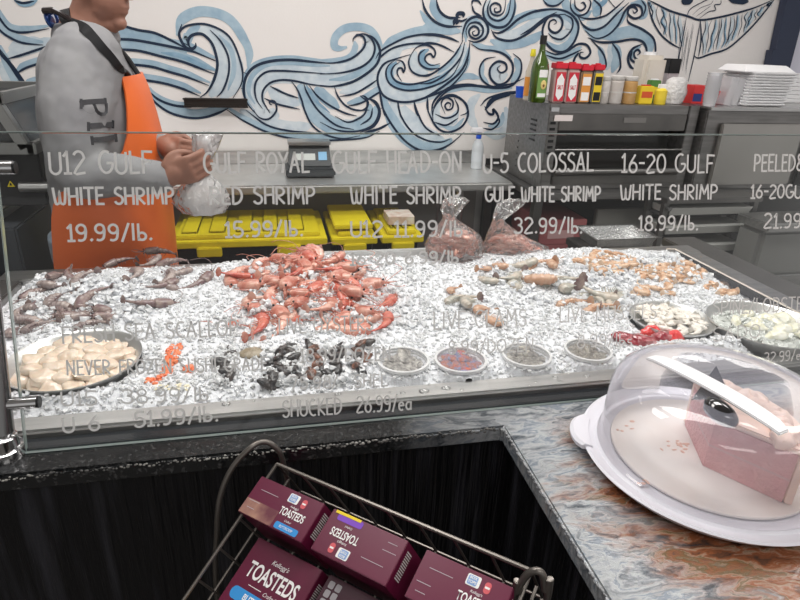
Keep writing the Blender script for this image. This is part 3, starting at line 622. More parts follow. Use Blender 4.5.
# ------------------------------------------------------------------ things on top of the ovens
TOPZ, FY = 1.2755, 2.54
def wx(px, Y=FY, py=104): return aty(px, py, Y).x
RED = mat('red_lid_plastic', (.62, .02, .04), .35); JAR = mat('clear_jar', (.55, .52, .50), .2, alpha=.45)
def shaker(px0, px1, hpx, label, body, lab1, lab2, group=None, lidm=RED, diamond=False):
    x0, x1 = wx(px0), wx(px1); x = (x0+x1)/2; r = (x1-x0)/2*.94; h = hpx*.0041; y = FY+r
    t = thing('spice_shaker', label, 'spice shaker', (x, y, TOPZ), group)
    P_(MB().box((x-r, y-r, TOPZ), (x+r, y+r, TOPZ+h*.86)), 'container', body, t, bevel=.006)
    lid = MB(); lid.box((x-r-.001, y-r-.001, TOPZ+h*.86), (x+r+.001, y+r+.001, TOPZ+h)); lid.box((x-r*.6, y-r*.4, TOPZ+h), (x+r*.5, y+r*.4, TOPZ+h+.005)); P_(lid, 'lid', lidm, t, bevel=.003)
    l = P_(MB().box((x-r*.82, y-r-.002, TOPZ+h*.05), (x+r*.82, y-r-.0005, TOPZ+h*.78)), 'paper_label', lab1, t)
    d = MB(); yy = y-r-.0025
    if diamond: d.add([(x-r*.62, yy, TOPZ+h*.42), (x-r*.62, yy, TOPZ+h*.2), (x, yy, TOPZ+h*.07), (x+r*.62, yy, TOPZ+h*.2), (x+r*.62, yy, TOPZ+h*.6), (x, yy, TOPZ+h*.75), (x-r*.62, yy, TOPZ+h*.6)], [tuple(range(7))])
    else: d.box((x-r*.7, yy-.0003, TOPZ+h*.08), (x+r*.7, yy, TOPZ+h*.3)); d.box((x-r*.7, yy-.0003, TOPZ+h*.48), (x+r*.7, yy, TOPZ+h*.7))
    P_(d, 'label_print', lab2, t)
    wmb = write('SALT', lambda u, v: Vector((x-r*.45+u*r*.9, yy-.0006, TOPZ+h*.36+v*h*.09)), .0022, (0, -1, 0)) if diamond else None
    if wmb: P_(wmb, 'label_word', RED, t, smooth=False)
LRED = mat('red_label', (.55, .03, .05), .5); LYEL = mat('yellow_label', (.80, .58, .03), .5); LORG = mat('orange_label', (.72, .30, .06), .5)
c = wx(518); t = thing('blue_cup', 'small bright blue cup at the left corner of the oven top', 'cup', (1.13, 2.80, TOPZ))
x = aty(520, 92, 2.80).x; P_(MB().lathe([(.018, 0), (.022, .05), (.020, .05), (.015, .005)], 18, (x, 2.80, TOPZ)), 'cup_body', mat('bright_blue_plastic', ()), t)
x = wx(527.5, 2.66); t = thing('sauce_bottle', 'small orange sauce bottle with yellow cap left of the green oil bottle', 'bottle', (x, 2.66, TOPZ))
P_(MB().lathe([(.020, 0), (.024, .004), (.024, .12), (.010, .17), (.010, .19)], 18, (x, 2.66, TOPZ)), 'bottle_body', mat('pale_sauce_bottle', (.55, .50, .42), .3), t)
P_(MB().lathe([(.012, .185), (.013, .19), (.010, .215)], 14, (x, 2.66, TOPZ)), 'cap', mat('yellow_cap', (.80, .72, .04), .4), t)
P_(MB().lathe([(.0247, .02), (.0247, .10)], 18, (x, 2.66, TOPZ), caps=False), 'bottle_label', LORG, t)
x0 = wx(536, 2.57); t = thing('oil_bottle', 'tall dark green glass bottle of avocado oil on the oven', 'bottle', (x0, 2.57, TOPZ))
P_(MB().lathe([(.036, 0), (.040, .006), (.040, .135), (.034, .165), (.016, .20), (.0135, .22), (.0135, .255)], 24, (x0, 2.57, TOPZ), sx=.95), 'bottle_glass', mat('dark_green_glass', (.012, .025, .006), .08, 0, (.06, .11, .015), 9, coat=1, stretch=(1, 1, .6)), t)
P_(MB().lathe([(.0145, .235), (.0145, .27)], 16, (x0, 2.57, TOPZ)), 'bottle_cap', BLACK, t)
l = MB()
def curved_label(mb, x, y, r, z0, z1, a0, a1, n=8):
    mb.add([(x+r*math.sin(math.radians(a0+(a1-a0)*k/n)), y-r*math.cos(math.radians(a0+(a1-a0)*k/n)), z) for z in (z0, z1) for k in range(n+1)], [(k, k+1, n+2+k, n+1+k) for k in range(n)])
    return mb
P_(curved_label(MB(), x0, 2.57, .0408, TOPZ+.02, TOPZ+.13, -30, 38), 'bottle_label', mat('green_white_label', (.16, .30, .08), .5), t)
P_(curved_label(MB(), x0, 2.57, .0413, TOPZ+.105, TOPZ+.135, -24, 32), 'label_header', PAPER, t)
P_(curved_label(MB(), x0, 2.57, .0413, TOPZ+.025, TOPZ+.04, -24, 32), 'label_footer', PAPER, t)
av = MB().ell((x0+.006, 2.57-.0408, TOPZ+.075), (.013, .002, .019)); P_(av, 'avocado_picture', mat('avocado_print', (.70, .55, .20), .5), t)
av = MB().ell((x0+.006, 2.57-.0425, TOPZ+.072), (.005, .0015, .006)); P_(av, 'avocado_stone', mat('stone_print', (.2, .08, .03), .5), t)
PSP = mat('pale_pink_seasoning', (.50, .36, .34), .4)
shaker(551.5, 563.5, 40, 'red lidded salt shaker with white diamond label, left of the pair', PSP, LRED, PAPER, None, RED, True)
shaker(564, 576.5, 40, 'red lidded shaker with white diamond label, right of the pair', PSP, LRED, PAPER, None, RED, True)
shaker(577.5, 589, 38.5, 'red lidded seasoning shaker with orange and white label', JAR if False else mat('brown_seasoning', (.30, .20, .12), .4), LORG, PAPER)
shaker(590, 600, 39.5, 'red lidded shaker with tall yellow label beside the clear jars', mat('grey_pepper', (.20, .19, .18), .4), LYEL, BLACK)
def jar(px0, px1, hpx, label, cont, Y=FY):
    x0, x1 = wx(px0, Y), wx(px1, Y); x = (x0+x1)/2; r = (x1-x0)/2*.95; h = hpx*.0041; y = Y+r
    t = thing('seasoning_jar', label, 'jar', (x, y, TOPZ))
    P_(MB().lathe([(r*.9, 0), (r, .004), (r, h*.8), (r*.85, h*.84)], 24, (x, y, TOPZ)), 'jar_contents', cont, t)
    P_(MB().lathe([(r*.95, h*.84), (r, h*.86), (r, h*.98), (r*.9, h)], 24, (x, y, TOPZ)), 'jar_lid', mat('frosted_lid', (.60, .58, .55), .35), t)
    P_(MB().lathe([(r*1.01, h*.4), (r*1.01, h*.44)], 24, (x, y, TOPZ), caps=False), 'jar_band', mat('frosted_lid', ()), t)
jar(600.5, 609.5, 28, 'clear jar of grey salt next to the yellow labelled shaker', mat('grey_salt', (.45, .42, .39), .5, 0, (.55, .52, .5), 60))
jar(610, 624, 29, 'clear jar of white powder between two other jars', mat('white_powder', (.66, .63, .60), .5, 0, (.55, .50, .46), 20))
jar(624.5, 637.5, 28.5, 'clear jar of orange brown spice right of the white powder', mat('orange_spice', (.52, .28, .08), .5, 0, (.60, .40, .2), 15))
# white jug behind
x = wx(649, 2.8, 95); t = thing('plastic_jug', 'large translucent cream plastic jug with white cap behind the jars', 'jug', (x, 2.85, TOPZ))
P_(MB().box((x-.06, 2.78, TOPZ), (x+.06, 2.90, TOPZ+.205)), 'jug_body', mat('cream_plastic', (.62, .56, .47), .4, 0, (.7, .66, .6), 6), t, bevel=.02)
P_(MB().lathe([(.03, .0), (.03, .02)], 20, (x-.01, 2.84, TOPZ+.2)), 'jug_cap', WHITE, t)
def can(px0, px1, hpx, name, label, cat, m1, m2, lidm, boxy=False, Y=FY):
    x0, x1 = wx(px0, Y), wx(px1, Y); x = (x0+x1)/2; r = (x1-x0)/2*.95; h = hpx*.0041; y = Y+r
    t = thing(name, label, cat, (x, y, TOPZ))
    if boxy: P_(MB().box((x-r, y-r*.6, TOPZ), (x+r, y+r*.6, TOPZ+h)), 'tin_body', m1, t, bevel=.003); P_(MB().box((x-r*.8, y-r*.62, TOPZ+h*.35), (x+r*.8, y-r*.6-.001, TOPZ+h*.7)), 'tin_label', m2, t)
    else: P_(MB().lathe([(r*.95, 0), (r, .003), (r, h*.72), (r*.55, h*.85)], 20, (x, y, TOPZ)), 'tin_body', m1, t); P_(MB().lathe([(r*1.01, h*.25), (r*1.01, h*.6)], 20, (x, y, TOPZ), caps=False), 'tin_label', m2, t)
    P_(MB().box((x-r*.6, y-r*.4, TOPZ+h*(.82 if not boxy else .99)), (x+r*.6, y+r*.4, TOPZ+h*1.06)), 'tin_lid', lidm, t, bevel=.002)
can(640, 654, 19, 'seasoning_tin', 'yellow and orange seasoning tin with red top', 'tin', LYEL, mat('red_orange_print', (.65, .10, .03), .5), RED, True)
can(648, 659, 24, 'mustard_tin', 'green and yellow tin behind the orange seasoning tin', 'tin', mat('green_print', (.08, .22, .05), .5), LYEL, WHITE, True, 2.64)
can(657, 668, 20, 'squeeze_bottle', 'small yellow squeeze bottle with pale top beside the wrapped bag', 'bottle', mat('mustard_yellow', (.78, .60, .05), .4), mat('mustard_yellow', ()), PAPER)
# crumpled clear bag
x = wx(680); mb = MB(); rings = []
for i in range(9):
    q = i/8; rr = .062*(1-.35*abs(q-.35))*(.55 if i == 8 else 1); rings.append([(x+.012*q+rr*math.cos(2*PI*k/16)*(1+.12*noise.noise(Vector((k*.9, i*.7, 3)))), FY+.07+rr*.7*math.sin(2*PI*k/16), TOPZ+.002+q*.115+.004*noise.noise(Vector((k, i, 0)))) for k in range(16)])
mb.loft(rings); finish(mb.build('plastic_bag', mat('crinkled_white_bag', (.68, .66, .65), .25, 0, (.58, .57, .56), 40, .8, 60), angle=80), 'crumpled clear white plastic bag on the oven below the painted column', 'bag')
def carton(px0, px1, py0, name, label, m1, m2, Y):
    x0, x1 = wx(px0, Y, 106), wx(px1, Y, 106); h = (106-py0)*.0043
    t = thing(name, label, 'carton', ((x0+x1)/2, Y, TOPZ))
    P_(MB().box((x0, Y, TOPZ), (x1, Y+.09, TOPZ+h)), 'carton_body', m1, t, bevel=.001)
    P_(MB().box((x0+.006, Y-.0012, TOPZ+.01), (x1-.03, Y-.0002, TOPZ+h*.55)), 'carton_print', m2, t)
NB = mat('navy_print', (.03, .05, .22), .5); CRED = mat('carton_red', (.62, .04, .04), .5)
carton(690, 705, 87, 'foil_carton', 'red and navy carton right of the crumpled bag', CRED, NB, 2.62)
carton(716, 727, 92, 'small_carton', 'small red and blue carton behind the clear cups', CRED, NB, 2.60)
x = aty(668, 90, 2.9).x; o = MB().box((x-.03, 2.88, TOPZ), (x+.03, 2.94, TOPZ+.19)); t = thing('black_canister', 'dark square canister standing behind the yellow bottle', 'canister', (x, 2.9, TOPZ)); P_(o, 'canister_body', mat('pale_canister', (.45, .40, .42), .5), t, bevel=.003); P_(MB().box((x-.032, 2.878, TOPZ+.12), (x+.032, 2.942, TOPZ+.192)), 'canister_lid', BLACK, t, bevel=.003)
CUPM = clear('stack_cup_plastic', (.97, .97, .98), diffuse=.42, dcol=(.97, .97, 1), rough=.1)
x = aty(711, 108, 2.50).x
t = thing('cup_stack', 'tall stack of ribbed clear plastic cups at the cabinet front', 'cups', (x, 2.51, TOPZ)); CZ = TOPZ
for k in range(9): P_(MB().lathe([(.026, 0), (.032, .045), (.034, .045), (.034, .047), (.030, .046), (.024, .002)], 20, (x, 2.52, CZ+.012*k)), 'cup', CUPM, t)
xx = 0
for i, (p0, p1, y0) in enumerate(((722, 730, 80), (728, 737, 79), (735, 745, 80))):
    x0, x1 = aty(p0, 109, 2.55).x, aty(p1, 109, 2.55).x; h = .125
    o = MB(); M = Matrix.Translation((x0, 2.55, TOPZ+.002))@Matrix.Rotation(math.radians(9), 4, 'Y')
    o.loft([[tuple(M@Vector(p)) for p in r] for r in ([(0, 0, 0), (x1-x0, 0, 0), (x1-x0, .14, 0), (0, .14, 0)], [(.004, 0, h), (x1-x0-.004, 0, h), (x1-x0-.004, .14, h), (.004, .14, h)])])
    finish(o.build('clamshell_container', CUPM, bevel=.003), 'clear plastic clamshell container on edge, %s of three' % ('leftmost', 'middle', 'rightmost')[i], 'container', 'clear clamshells on edge')
# foam container stack
FOAM = mat('white_foam', (.86, .86, .87), .55)
x0, x1 = aty(745, 110, 2.50).x, aty(785, 110, 2.50).x
ang = math.radians(0)
for k in range(12):
    z = TOPZ+.001+k*.0124; o = MB(); a, b = x0+.001*k, x1+.003*k
    o.loft([[(a+.012, 2.52, z), (b-.012, 2.52, z), (b-.012, 2.70, z), (a+.012, 2.70, z)], [(a, 2.505, z+.009), (b, 2.505, z+.009), (b, 2.715, z+.009), (a, 2.715, z+.009)], [(a, 2.505, z+.0119), (b, 2.505, z+.0119), (b, 2.715, z+.0119), (a, 2.715, z+.0119)]])
    finish(o.build('foam_container', FOAM, bevel=.002), 'white foam takeout tray in the large stack at the right end of the ovens', 'foam tray', 'stacked foam trays')
z = TOPZ+.001+9*.0165; o = MB(); o.loft([[(x0-.03, 2.52, z), (x1+.03, 2.52, z), (x1+.03, 2.72, z), (x0-.03, 2.72, z)], [(x0+.0, 2.56, z+.03), (x1+.005, 2.56, z+.03), (x1+.005, 2.70, z+.03), (x0+.0, 2.70, z+.03)]])
finish(o.build('foam_container', FOAM, bevel=.004), 'white foam lid on top of the foam tray stack', 'foam tray')  # the lid over the foam stack, sharing the trays' object name
for k in range(7):
    zq = TOPZ+.001+k*.02; o = MB(); a, b = aty(748, 80, 2.74).x, aty(792, 80, 2.74).x
    o.loft([[(a+.2, 2.74, zq), (b+.18, 2.74, zq), (b+.18, 2.93, zq), (a+.2, 2.93, zq)], [(a+.19, 2.735, zq+.0185), (b+.19, 2.735, zq+.0185), (b+.19, 2.935, zq+.0185), (a+.19, 2.935, zq+.0185)]])
    finish(o.build('foam_container', FOAM, bevel=.002), 'white foam box in the stack behind the front foam trays', 'foam tray', 'foam boxes behind')

# ================================================================== LEFT MACHINE
t = thing('vacuum_sealer', 'steel vacuum packing machine with open lid at the far left', 'vacuum sealer', (-.95, 2.0, 0))
P_(MB().box((-1.35, 1.86, .06), (-.835, 2.35, .985)), 'machine_body', mat('machine_grey_steel', (.36, .365, .34), .4, .1), t, bevel=.01)
P_(MB().box((-1.36, 1.85, .985), (-.825, 2.36, 1.01)), 'machine_rim', STEEL, t, bevel=.004)
P_(MB().box((-1.33, 1.90, 0), (-.86, 2.32, .06)), 'machine_foot', BLACK, t)
tri = MB(); q = aty(11, 184, 1.859); s = .013
tri.add([(q.x-s, 1.858, q.z-s*.8), (q.x+s, 1.858, q.z-s*.8), (q.x, 1.858, q.z+s)], [(0, 1, 2)]); P_(tri, 'warning_triangle', mat('black_sticker_edge', (.02, .02, .02), .5), t)
tri = MB(); s = .010; tri.add([(q.x-s, 1.857, q.z-s*.75), (q.x+s, 1.857, q.z-s*.75), (q.x, 1.857, q.z+s)], [(0, 1, 2)]); P_(tri, 'warning_triangle_face', mat('warning_yellow', (.75, .60, .02), .5), t)
tri = MB(); s = .004; tri.add([(q.x-s, 1.8565, q.z-s), (q.x+s, 1.8565, q.z-s), (q.x+s*.3, 1.8565, q.z+s), (q.x-s*.3, 1.8565, q.z+s)], [(0, 1, 2, 3)]); P_(tri, 'warning_mark', BLACK, t)
a = aty(20, 187, 1.95); b = aty(50, 187, 1.95)
P_(MB().tube([(a.x, 1.95, a.z), (b.x+.02, 1.95, b.z)], .015, 14), 'hinge_rod', STEELW, t)
P_(MB().box((-.835, 1.90, .50), (-.76, 2.30, .955)), 'side_housing', mat('slate_panel', (.055, .06, .07), .5), t, bevel=.006)
# open lid: steel frame with a smoked window leaning up and back to the left
L = MB()
A0, A1 = aty(42, 142, 2.0), aty(12, 97, 2.0)
dv = (A1-A0); 
def slab(mb, p0, p1, y0, y1, th):
    d = (p1-p0).normalized(); n = Vector((-d.z, 0, d.x))*th
    mb.loft([[(p.x, y, p.z) for p, y in ((p0, y0), (p0, y1), (p0+n, y1), (p0+n, y0))], [(p.x, y, p.z) for p, y in ((p1, y0), (p1, y1), (p1+n, y1), (p1+n, y0))]])
A1 = A0+dv*1.0; n2 = Vector((-1, 0, .1))
slab(L, A0, A1, 1.90, 1.93, .03); slab(L, A0, A1, 2.32, 2.35, .03)
e = A1; L.box((e.x-.45, 1.90, e.z-.01), (e.x+.012, 1.93, e.z+.02)); L.box((e.x-.45, 2.32, e.z-.01), (e.x+.012, 2.35, e.z+.02)); L.box((e.x-.01, 1.9, e.z-.01), (e.x+.014, 2.35, e.z+.02))
L.box((A0.x-.42, 1.90, A0.z-.02), (A0.x+.01, 1.925, A0.z+.012)); L.box((A0.x-.012, 1.9, A0.z-.02), (A0.x+.014, 2.35, A0.z+.012))
P_(L, 'lid_frame', mat('lid_rail_steel', (.33, .33, .32), .3, .9), t, bevel=.003)
W = MB(); W.loft([[(A0.x-.4, 1.93, A0.z), (A0.x, 1.93, A0.z), (A0.x, 2.32, A0.z), (A0.x-.4, 2.32, A0.z)], [(e.x-.4, 1.93, e.z), (e.x, 1.93, e.z), (e.x, 2.32, e.z), (e.x-.4, 2.32, e.z)]])
P_(W, 'smoked_window', mat('smoked_plastic', (.05, .055, .06), .12, alpha=.8), t)
P_(MB().box((A0.x-.40, 1.95, 1.01), (A0.x, 2.3, A0.z-.02)), 'lid_gasket', DARK, t, bevel=.004)

# ================================================================== PERSON
SKIN = mat('skin', (.34, .17, .12), .5, 0, (.28, .135, .095), 9, sss=.08)
SHIRT = mat('heather_grey_shirt', (.235, .235, .245), .85, 0, (.27, .27, .275), 14, .3, 5)
ORANGE = mat('orange_apron_vinyl', (.84, .165, .030), .42, 0, (.80, .15, .028), 5, .2, 6)
STRAP = mat('black_apron_strap', (.012, .012, .014), .6)
JEAN = mat('washed_grey_blue_jeans', (.20, .25, .31), .85, 0, (.34, .38, .42), 12, .3, 40)
HAIR = mat('dark_stubble_hair', (.05, .035, .03), .8)
def remesh(mb, name, m, voxel, sm=6, parent=None, angle=180):
    o = mb.build(name, m, smooth=False)
    md = o.modifiers.new('r', 'REMESH'); md.mode = 'VOXEL'; md.voxel_size = voxel
    s = o.modifiers.new('s', 'SMOOTH'); s.factor = .5; s.iterations = sm
    dg = bpy.context.evaluated_depsgraph_get(); me = bpy.data.meshes.new_from_object(o.evaluated_get(dg))
    o.modifiers.clear(); o.data = me; me.polygons.foreach_set('use_smooth', [True]*len(me.polygons))
    if not me.materials: me.materials.append(m)
    if parent: o.parent = parent
    return o
def limb(mb, pts, rs, n=14, per=5, flat=1.0):
    P = catmull(pts, per); N_ = len(P); R_ = list(np.interp(np.linspace(0, len(rs)-1, N_), range(len(rs)), rs))
    # round caps
    mb.tube(P, R_, n, True, flat); mb.ell(P[0], (R_[0]*.98,)*3, 12, 8); mb.ell(P[-1], (R_[-1]*.98,)*3, 12, 8)
def ringxy(xb, xf, yc, hy, z, n=24, e=2.3):
    cx, a = (xb+xf)/2, (xf-xb)/2; o = []
    for k in range(n):
        th = 2*PI*k/n; c_, s_ = math.cos(th), math.sin(th)
        o.append((cx+a*math.copysign(abs(c_)**(2/e), c_), yc+hy*math.copysign(abs(s_)**(2/e), s_), z))
    return o
PYc = 1.98
def bx(px, py, Y=PYc): return aty(px, py, Y)
rows = []   # (z, xback, xfront, yc, halfwidth)
for (py, pb, pf, hy) in ((33, 76, 108, .085), (40, 62, 114, .14), (52, 50, 119, .185), (68, 46, 128, .20), (90, 46, 138, .205), (115, 46, 146, .205), (140, 50, 153, .20), (165, 54, 157, .195), (190, 57, 161, .195), (215, 58, 163, .195), (250, 60, 166, .195)):
    a, b = bx(pb, py), bx(pf, py); rows.append(((a.z+b.z)/2, a.x, b.x, PYc, hy))
zl, xbl, xfl = rows[-1][0], rows[-1][1], rows[-1][2]
def at_row(z, k): 
    zs = [r[0] for r in rows][::-1]; return float(np.interp(z, zs, [r[k] for r in rows][::-1]))
hx, hz = bx(122, 29).x, bx(122, 29).z     # chin
per = thing('person', 'person in grey long-sleeved shirt and orange apron behind the ice, tying a clear bag', 'person', ((xbl+xfl)/2, PYc, 0))
# joints
SHn = Vector((bx(84, 62, 1.84).x, 1.84, bx(84, 62, 1.84).z)); ELn = Vector(bx(80, 172, 1.74)); WRn = Vector(bx(158, 178, 1.70)); HNn = Vector(bx(180, 172, 1.69))
SHf = Vector(bx(90, 66, 2.09)); ELf = Vector(bx(104, 160, 2.10)); WRf = Vector(bx(158, 146, 1.95)); HNf = Vector(bx(176, 150, 1.90))
body = MB()
body.loft([ringxy(r[1]+.012, r[2]-.012, r[3], r[4]-.012, r[0]) for r in rows[::-1]])
hip = (xbl+xfl)/2
for yy in (-.10, .10): limb(body, [(hip, PYc+yy, .92), (hip+.02, PYc+yy, .50), (hip-.01, PYc+yy, .09)], [.10, .068, .045])
for yy in (-.10, .10): body.ell((hip+.05, PYc+yy, .045), (.13, .045, .045))
nb = Vector((bx(86, 36).x, PYc, bx(86, 36).z)); nt_ = Vector((bx(98, 6).x, PYc, bx(98, 6).z))
limb(body, [nb, (nb+nt_)/2+Vector((.004, 0, 0)), nt_+Vector((.01, 0, .02))], [.074, .064, .062], 18)
# head facing +X, slightly turned to the lens and tilted down
HM = Matrix.Translation((hx-.052, PYc-.01, hz+.112))@Matrix.Rotation(math.radians(-16), 4, 'Z')@Matrix.Rotation(math.radians(10), 4, 'Y')
def he(c_, r_, n=18, m=14): body.ell(c_, r_, n, m, HM)
he((-.012, 0, .045), (.098, .076, .092)); he((.035, 0, -.035), (.056, .060, .062)); he((.066, 0, -.086), (.024, .026, .020))
he((.03, .0, -.06), (.045, .056, .04)); he((.030, 0, -.094), (.044, .042, .026)); he((.072, 0, .045), (.016, .055, .014)); he((.088, 0, .005), (.014, .012, .026)); he((.098, 0, -.012), (.014, .014, .011))
he((.082, 0, -.042), (.012, .026, .007)); he((.080, 0, -.056), (.012, .023, .008)); he((.060, .035, -.005), (.022, .018, .018)); he((.060, -.035, -.005), (.022, .018, .018))
for s in (-1, 1): he((-.005, s*.076, 0), (.018, .009, .032)); he((.001, s*.079, -.002), (.010, .010, .02))
# arms of skin to the wrist and hands with fingers
limb(body, [SHn, ELn, WRn, HNn-Vector((.01, 0, 0))], [.055, .045, .030, .026]); limb(body, [SHf, ELf, WRf, HNf-Vector((.01, 0, 0))], [.055, .045, .030, .026])
def hand(mb, wr, hn, up, side, curl=1.0, spread=.017):
    d = (hn-wr).normalized(); s = Vector(side).normalized(); s = (s-d*s.dot(d)).normalized(); n = d.cross(s)
    # palm: flattened bulk, fingers across the direction s, curling along n
    P0 = wr+d*.015
    rings = []
    for q, wd, th in ((0, .024, .019), (.03, .034, .018), (.06, .041, .016), (.085, .041, .014)):
        c_ = P0+d*q; rings.append([c_+s*wd*math.cos(2*PI*k/14)+n*th*math.sin(2*PI*k/14) for k in range(14)])
    mb.loft(rings)
    for i, (L1, r_) in enumerate(((.040, .0092), (.046, .0098), (.043, .0094), (.034, .0082))):
        b = P0+d*.082+s*(.029-.0195*i); a1 = .55*curl; a2 = 1.5*curl; a3 = 2.35*curl
        p1 = b+(d*math.cos(a1)-n*math.sin(a1))*L1; p2 = p1+(d*math.cos(a2)-n*math.sin(a2))*L1*.7; p3 = p2+(d*math.cos(a3)-n*math.sin(a3))*L1*.5
        limb(mb, [b-d*.012, b, p1, p2, p3], [r_*1.1, r_*1.08, r_, r_*.92, r_*.75], 9, 3)
    b = P0+d*.022+s*.026; limb(mb, [b, b+s*.018+d*.022-n*.014, b+s*.014+d*.048-n*.026, b+s*.002+d*.066-n*.034], [.015, .012, .0105, .0085], 9, 3)
hand(body, WRn, HNn, 1, (0, -.25, 1), 1.0); hand(body, WRf, HNf, 1, (0, .3, 1), .9)
bo = remesh(body, 'body', SKIN, .0042, 3); bo.parent = per; bo.matrix_parent_inverse = Matrix.Translation(-Vector(per.location))
def pch(o): o.parent = per; o.matrix_parent_inverse = Matrix.Translation(-Vector(per.location)); return o
# shirt
sh = MB()
sh.loft([ringxy(r[1]-.006, r[2]+.006, r[3], r[4]+.006, r[0]) for r in rows[::-1] if r[0] > .86])
limb(sh, [SHn+Vector((0, .03, .01)), SHn+(ELn-SHn)*.45+Vector((-.012, -.01, 0)), ELn, ELn+(WRn-ELn)*.45, WRn+(WRn-ELn)*.02], [.098, .088, .068, .060, .044], 18)
limb(sh, [SHf+Vector((0, -.03, .01)), SHf+(ELf-SHf)*.5, ELf, ELf+(WRf-ELf)*.45, WRf], [.09, .078, .064, .054, .042], 18)
sh.lathe([(.088, -.01), (.086, .012), (.078, .028)], 24, (nb.x, PYc, nb.z))
so = remesh(sh, 'shirt', SHIRT, .0065, 8); pch(so)
tx = so.modifiers.new('folds', 'DISPLACE'); ct_ = bpy.data.textures.new('folds', 'CLOUDS'); ct_.noise_scale = .085; tx.texture = ct_; tx.strength = .015; tx.mid_level = .5
# trousers
tr_ = MB()
tr_.loft([ringxy(xbl-.012, xfl, PYc, .20, .93), ringxy(xbl-.01, xfl-.01, PYc, .20, .84)][::-1])
for yy in (-.10, .10): limb(tr_, [(hip, PYc+yy, .90), (hip+.015, PYc+yy, .50), (hip, PYc+yy, .12)], [.115, .085, .072])
pch(remesh(tr_, 'jeans', JEAN, .009, 6))
# apron: a curved sheet over front and near side
def sheet(name, zs, a0f, a1f, off, m, n=26):
    F, B = [], []
    for z in zs:
        xb, xf, hy = at_row(max(z, zl), 1), at_row(max(z, zl), 2), at_row(max(z, zl), 4)
        a0, a1 = a0f(z), a1f(z)
        for lst, of in ((F, off+.006), (B, off)):
            cx, a, h = (xb+xf)/2, (xf-xb)/2+of, hy+of; row = []
            for k in range(n):
                th = math.radians(a0+(a1-a0)*k/(n-1)); c_, s_ = math.cos(th), math.sin(th); e = 2.3
                wob = .004*math.sin(k*.9+z*9)*(z < 1.0)
                row.append((cx+(a+wob)*math.copysign(abs(c_)**(2/e), c_), PYc+(h+wob)*math.copysign(abs(s_)**(2/e), s_), z))
            lst.append(row)
    mb = MB(); mb.loft([f+b[::-1] for f, b in zip(F, B)]); return pch(mb.build(name, m, angle=60))
zt = bx(132, 74).z
def la(z): return float(np.interp(z, [.45, 1.02, 1.08, 1.14, 1.22, 1.30, zt], [-128, -128, -120, -75, -52, -42, -34]))
def ra(z): return -la(z)
sheet('apron', list(np.linspace(.45, zt, 26)), la, ra, .020, ORANGE)
# neck straps
def surf(o):
    dg = bpy.context.evaluated_depsgraph_get(); oe = o.evaluated_get(dg); me = oe.to_mesh()
    b = BVHTree.FromPolygons([v.co.copy() for v in me.vertices], [tuple(p.vertices) for p in me.polygons]); oe.to_mesh_clear(); return b
BV = surf(so)
def drape(pts, off, Y0=1.2):
    out = []
    for x, y in pts:
        d = ray(x, y).normalized(); h = BV.ray_cast(CP, d)
        if h[0]: out.append(h[0]+h[1]*off)
        else:
            p = aty(x, y, PYc-.1); out.append(p)
    return out
st = MB(); q = drape([(72, 16), (78, 22), (84, 30), (92, 38), (101, 48), (110, 58), (118, 68), (126, 76)], .006)
q[0] = Vector((bx(68, 12).x, PYc-.035, bx(68, 12).z)); q[1] = Vector((bx(76, 22).x, PYc-.085, bx(76, 22).z)); q.insert(0, Vector((bx(66, 9).x-.004, PYc+.03, bx(66, 9).z)))
ribb = catmull(q, 4); rg = []
for i, p in enumerate(ribb):
    tdir = (ribb[min(i+1, len(ribb)-1)]-ribb[max(i-1, 0)]).normalized(); s = tdir.cross(Vector((0, -1, .3))).normalized(); nn = tdir.cross(s)
    wd = .016*(1-.45*i/len(ribb)); rg.append([p+s*wd-nn*.003, p-s*wd-nn*.003, p-s*wd+nn*.003, p+s*wd+nn*.003])
st.loft(rg); pch(st.build('apron_strap', STRAP))
st = MB(); P0 = Vector((bx(112, 44).x, PYc+.04, bx(112, 44).z)); P1 = Vector((bx(137, 76).x, PYc+.03, bx(137, 76).z)); st.tube([P0, (P0+P1)/2+Vector((.004, 0, 0)), P1], .008, 8); pch(st.build('apron_strap', STRAP))
# collar band behind the neck and the glasses tips
# hair and stubble cap
hr = MB(); hr.ell((-.022, 0, .062), (.098, .081, .088), 24, 16, HM); pch(hr.build('hair', HAIR))
# dark blue sunglasses hanging at the back of the neck
sg = thing('sunglasses', 'dark blue mirrored sunglasses worn behind the neck of the person', 'sunglasses', tuple(bx(56, 22)))
q = bx(54, 19); M = Matrix.Translation((q.x, PYc-.035, q.z))@Matrix.Rotation(math.radians(-8), 4, 'Y')
P_(MB().ell((0, 0, 0), (.010, .035, .026), 16, 10, M), 'lens', mat('blue_mirror_lens', (.03, .10, .38), .1, .6, coat=1), sg)
P_(MB().ell((0, .075, 0), (.010, .035, .026), 16, 10, M), 'lens', mat('blue_mirror_lens', ()), sg)
a = M@Vector((0, -.03, .018)); P_(MB().tube(catmull([a, a+Vector((.03, -.015, .0)), a+Vector((.065, -.035, -.016)), a+Vector((.085, -.04, -.03))]), [.009]*9+[.0075]*16, 8), 'temple_arm', mat('dark_tortoise', (.02, .014, .014), .25, coat=.6), sg)
P_(MB().tube([M@Vector((0, -.035, .02)), M@Vector((0, .035, .026)), M@Vector((0, .11, .02))], .004, 8), 'frame_bar', BLACK, sg)
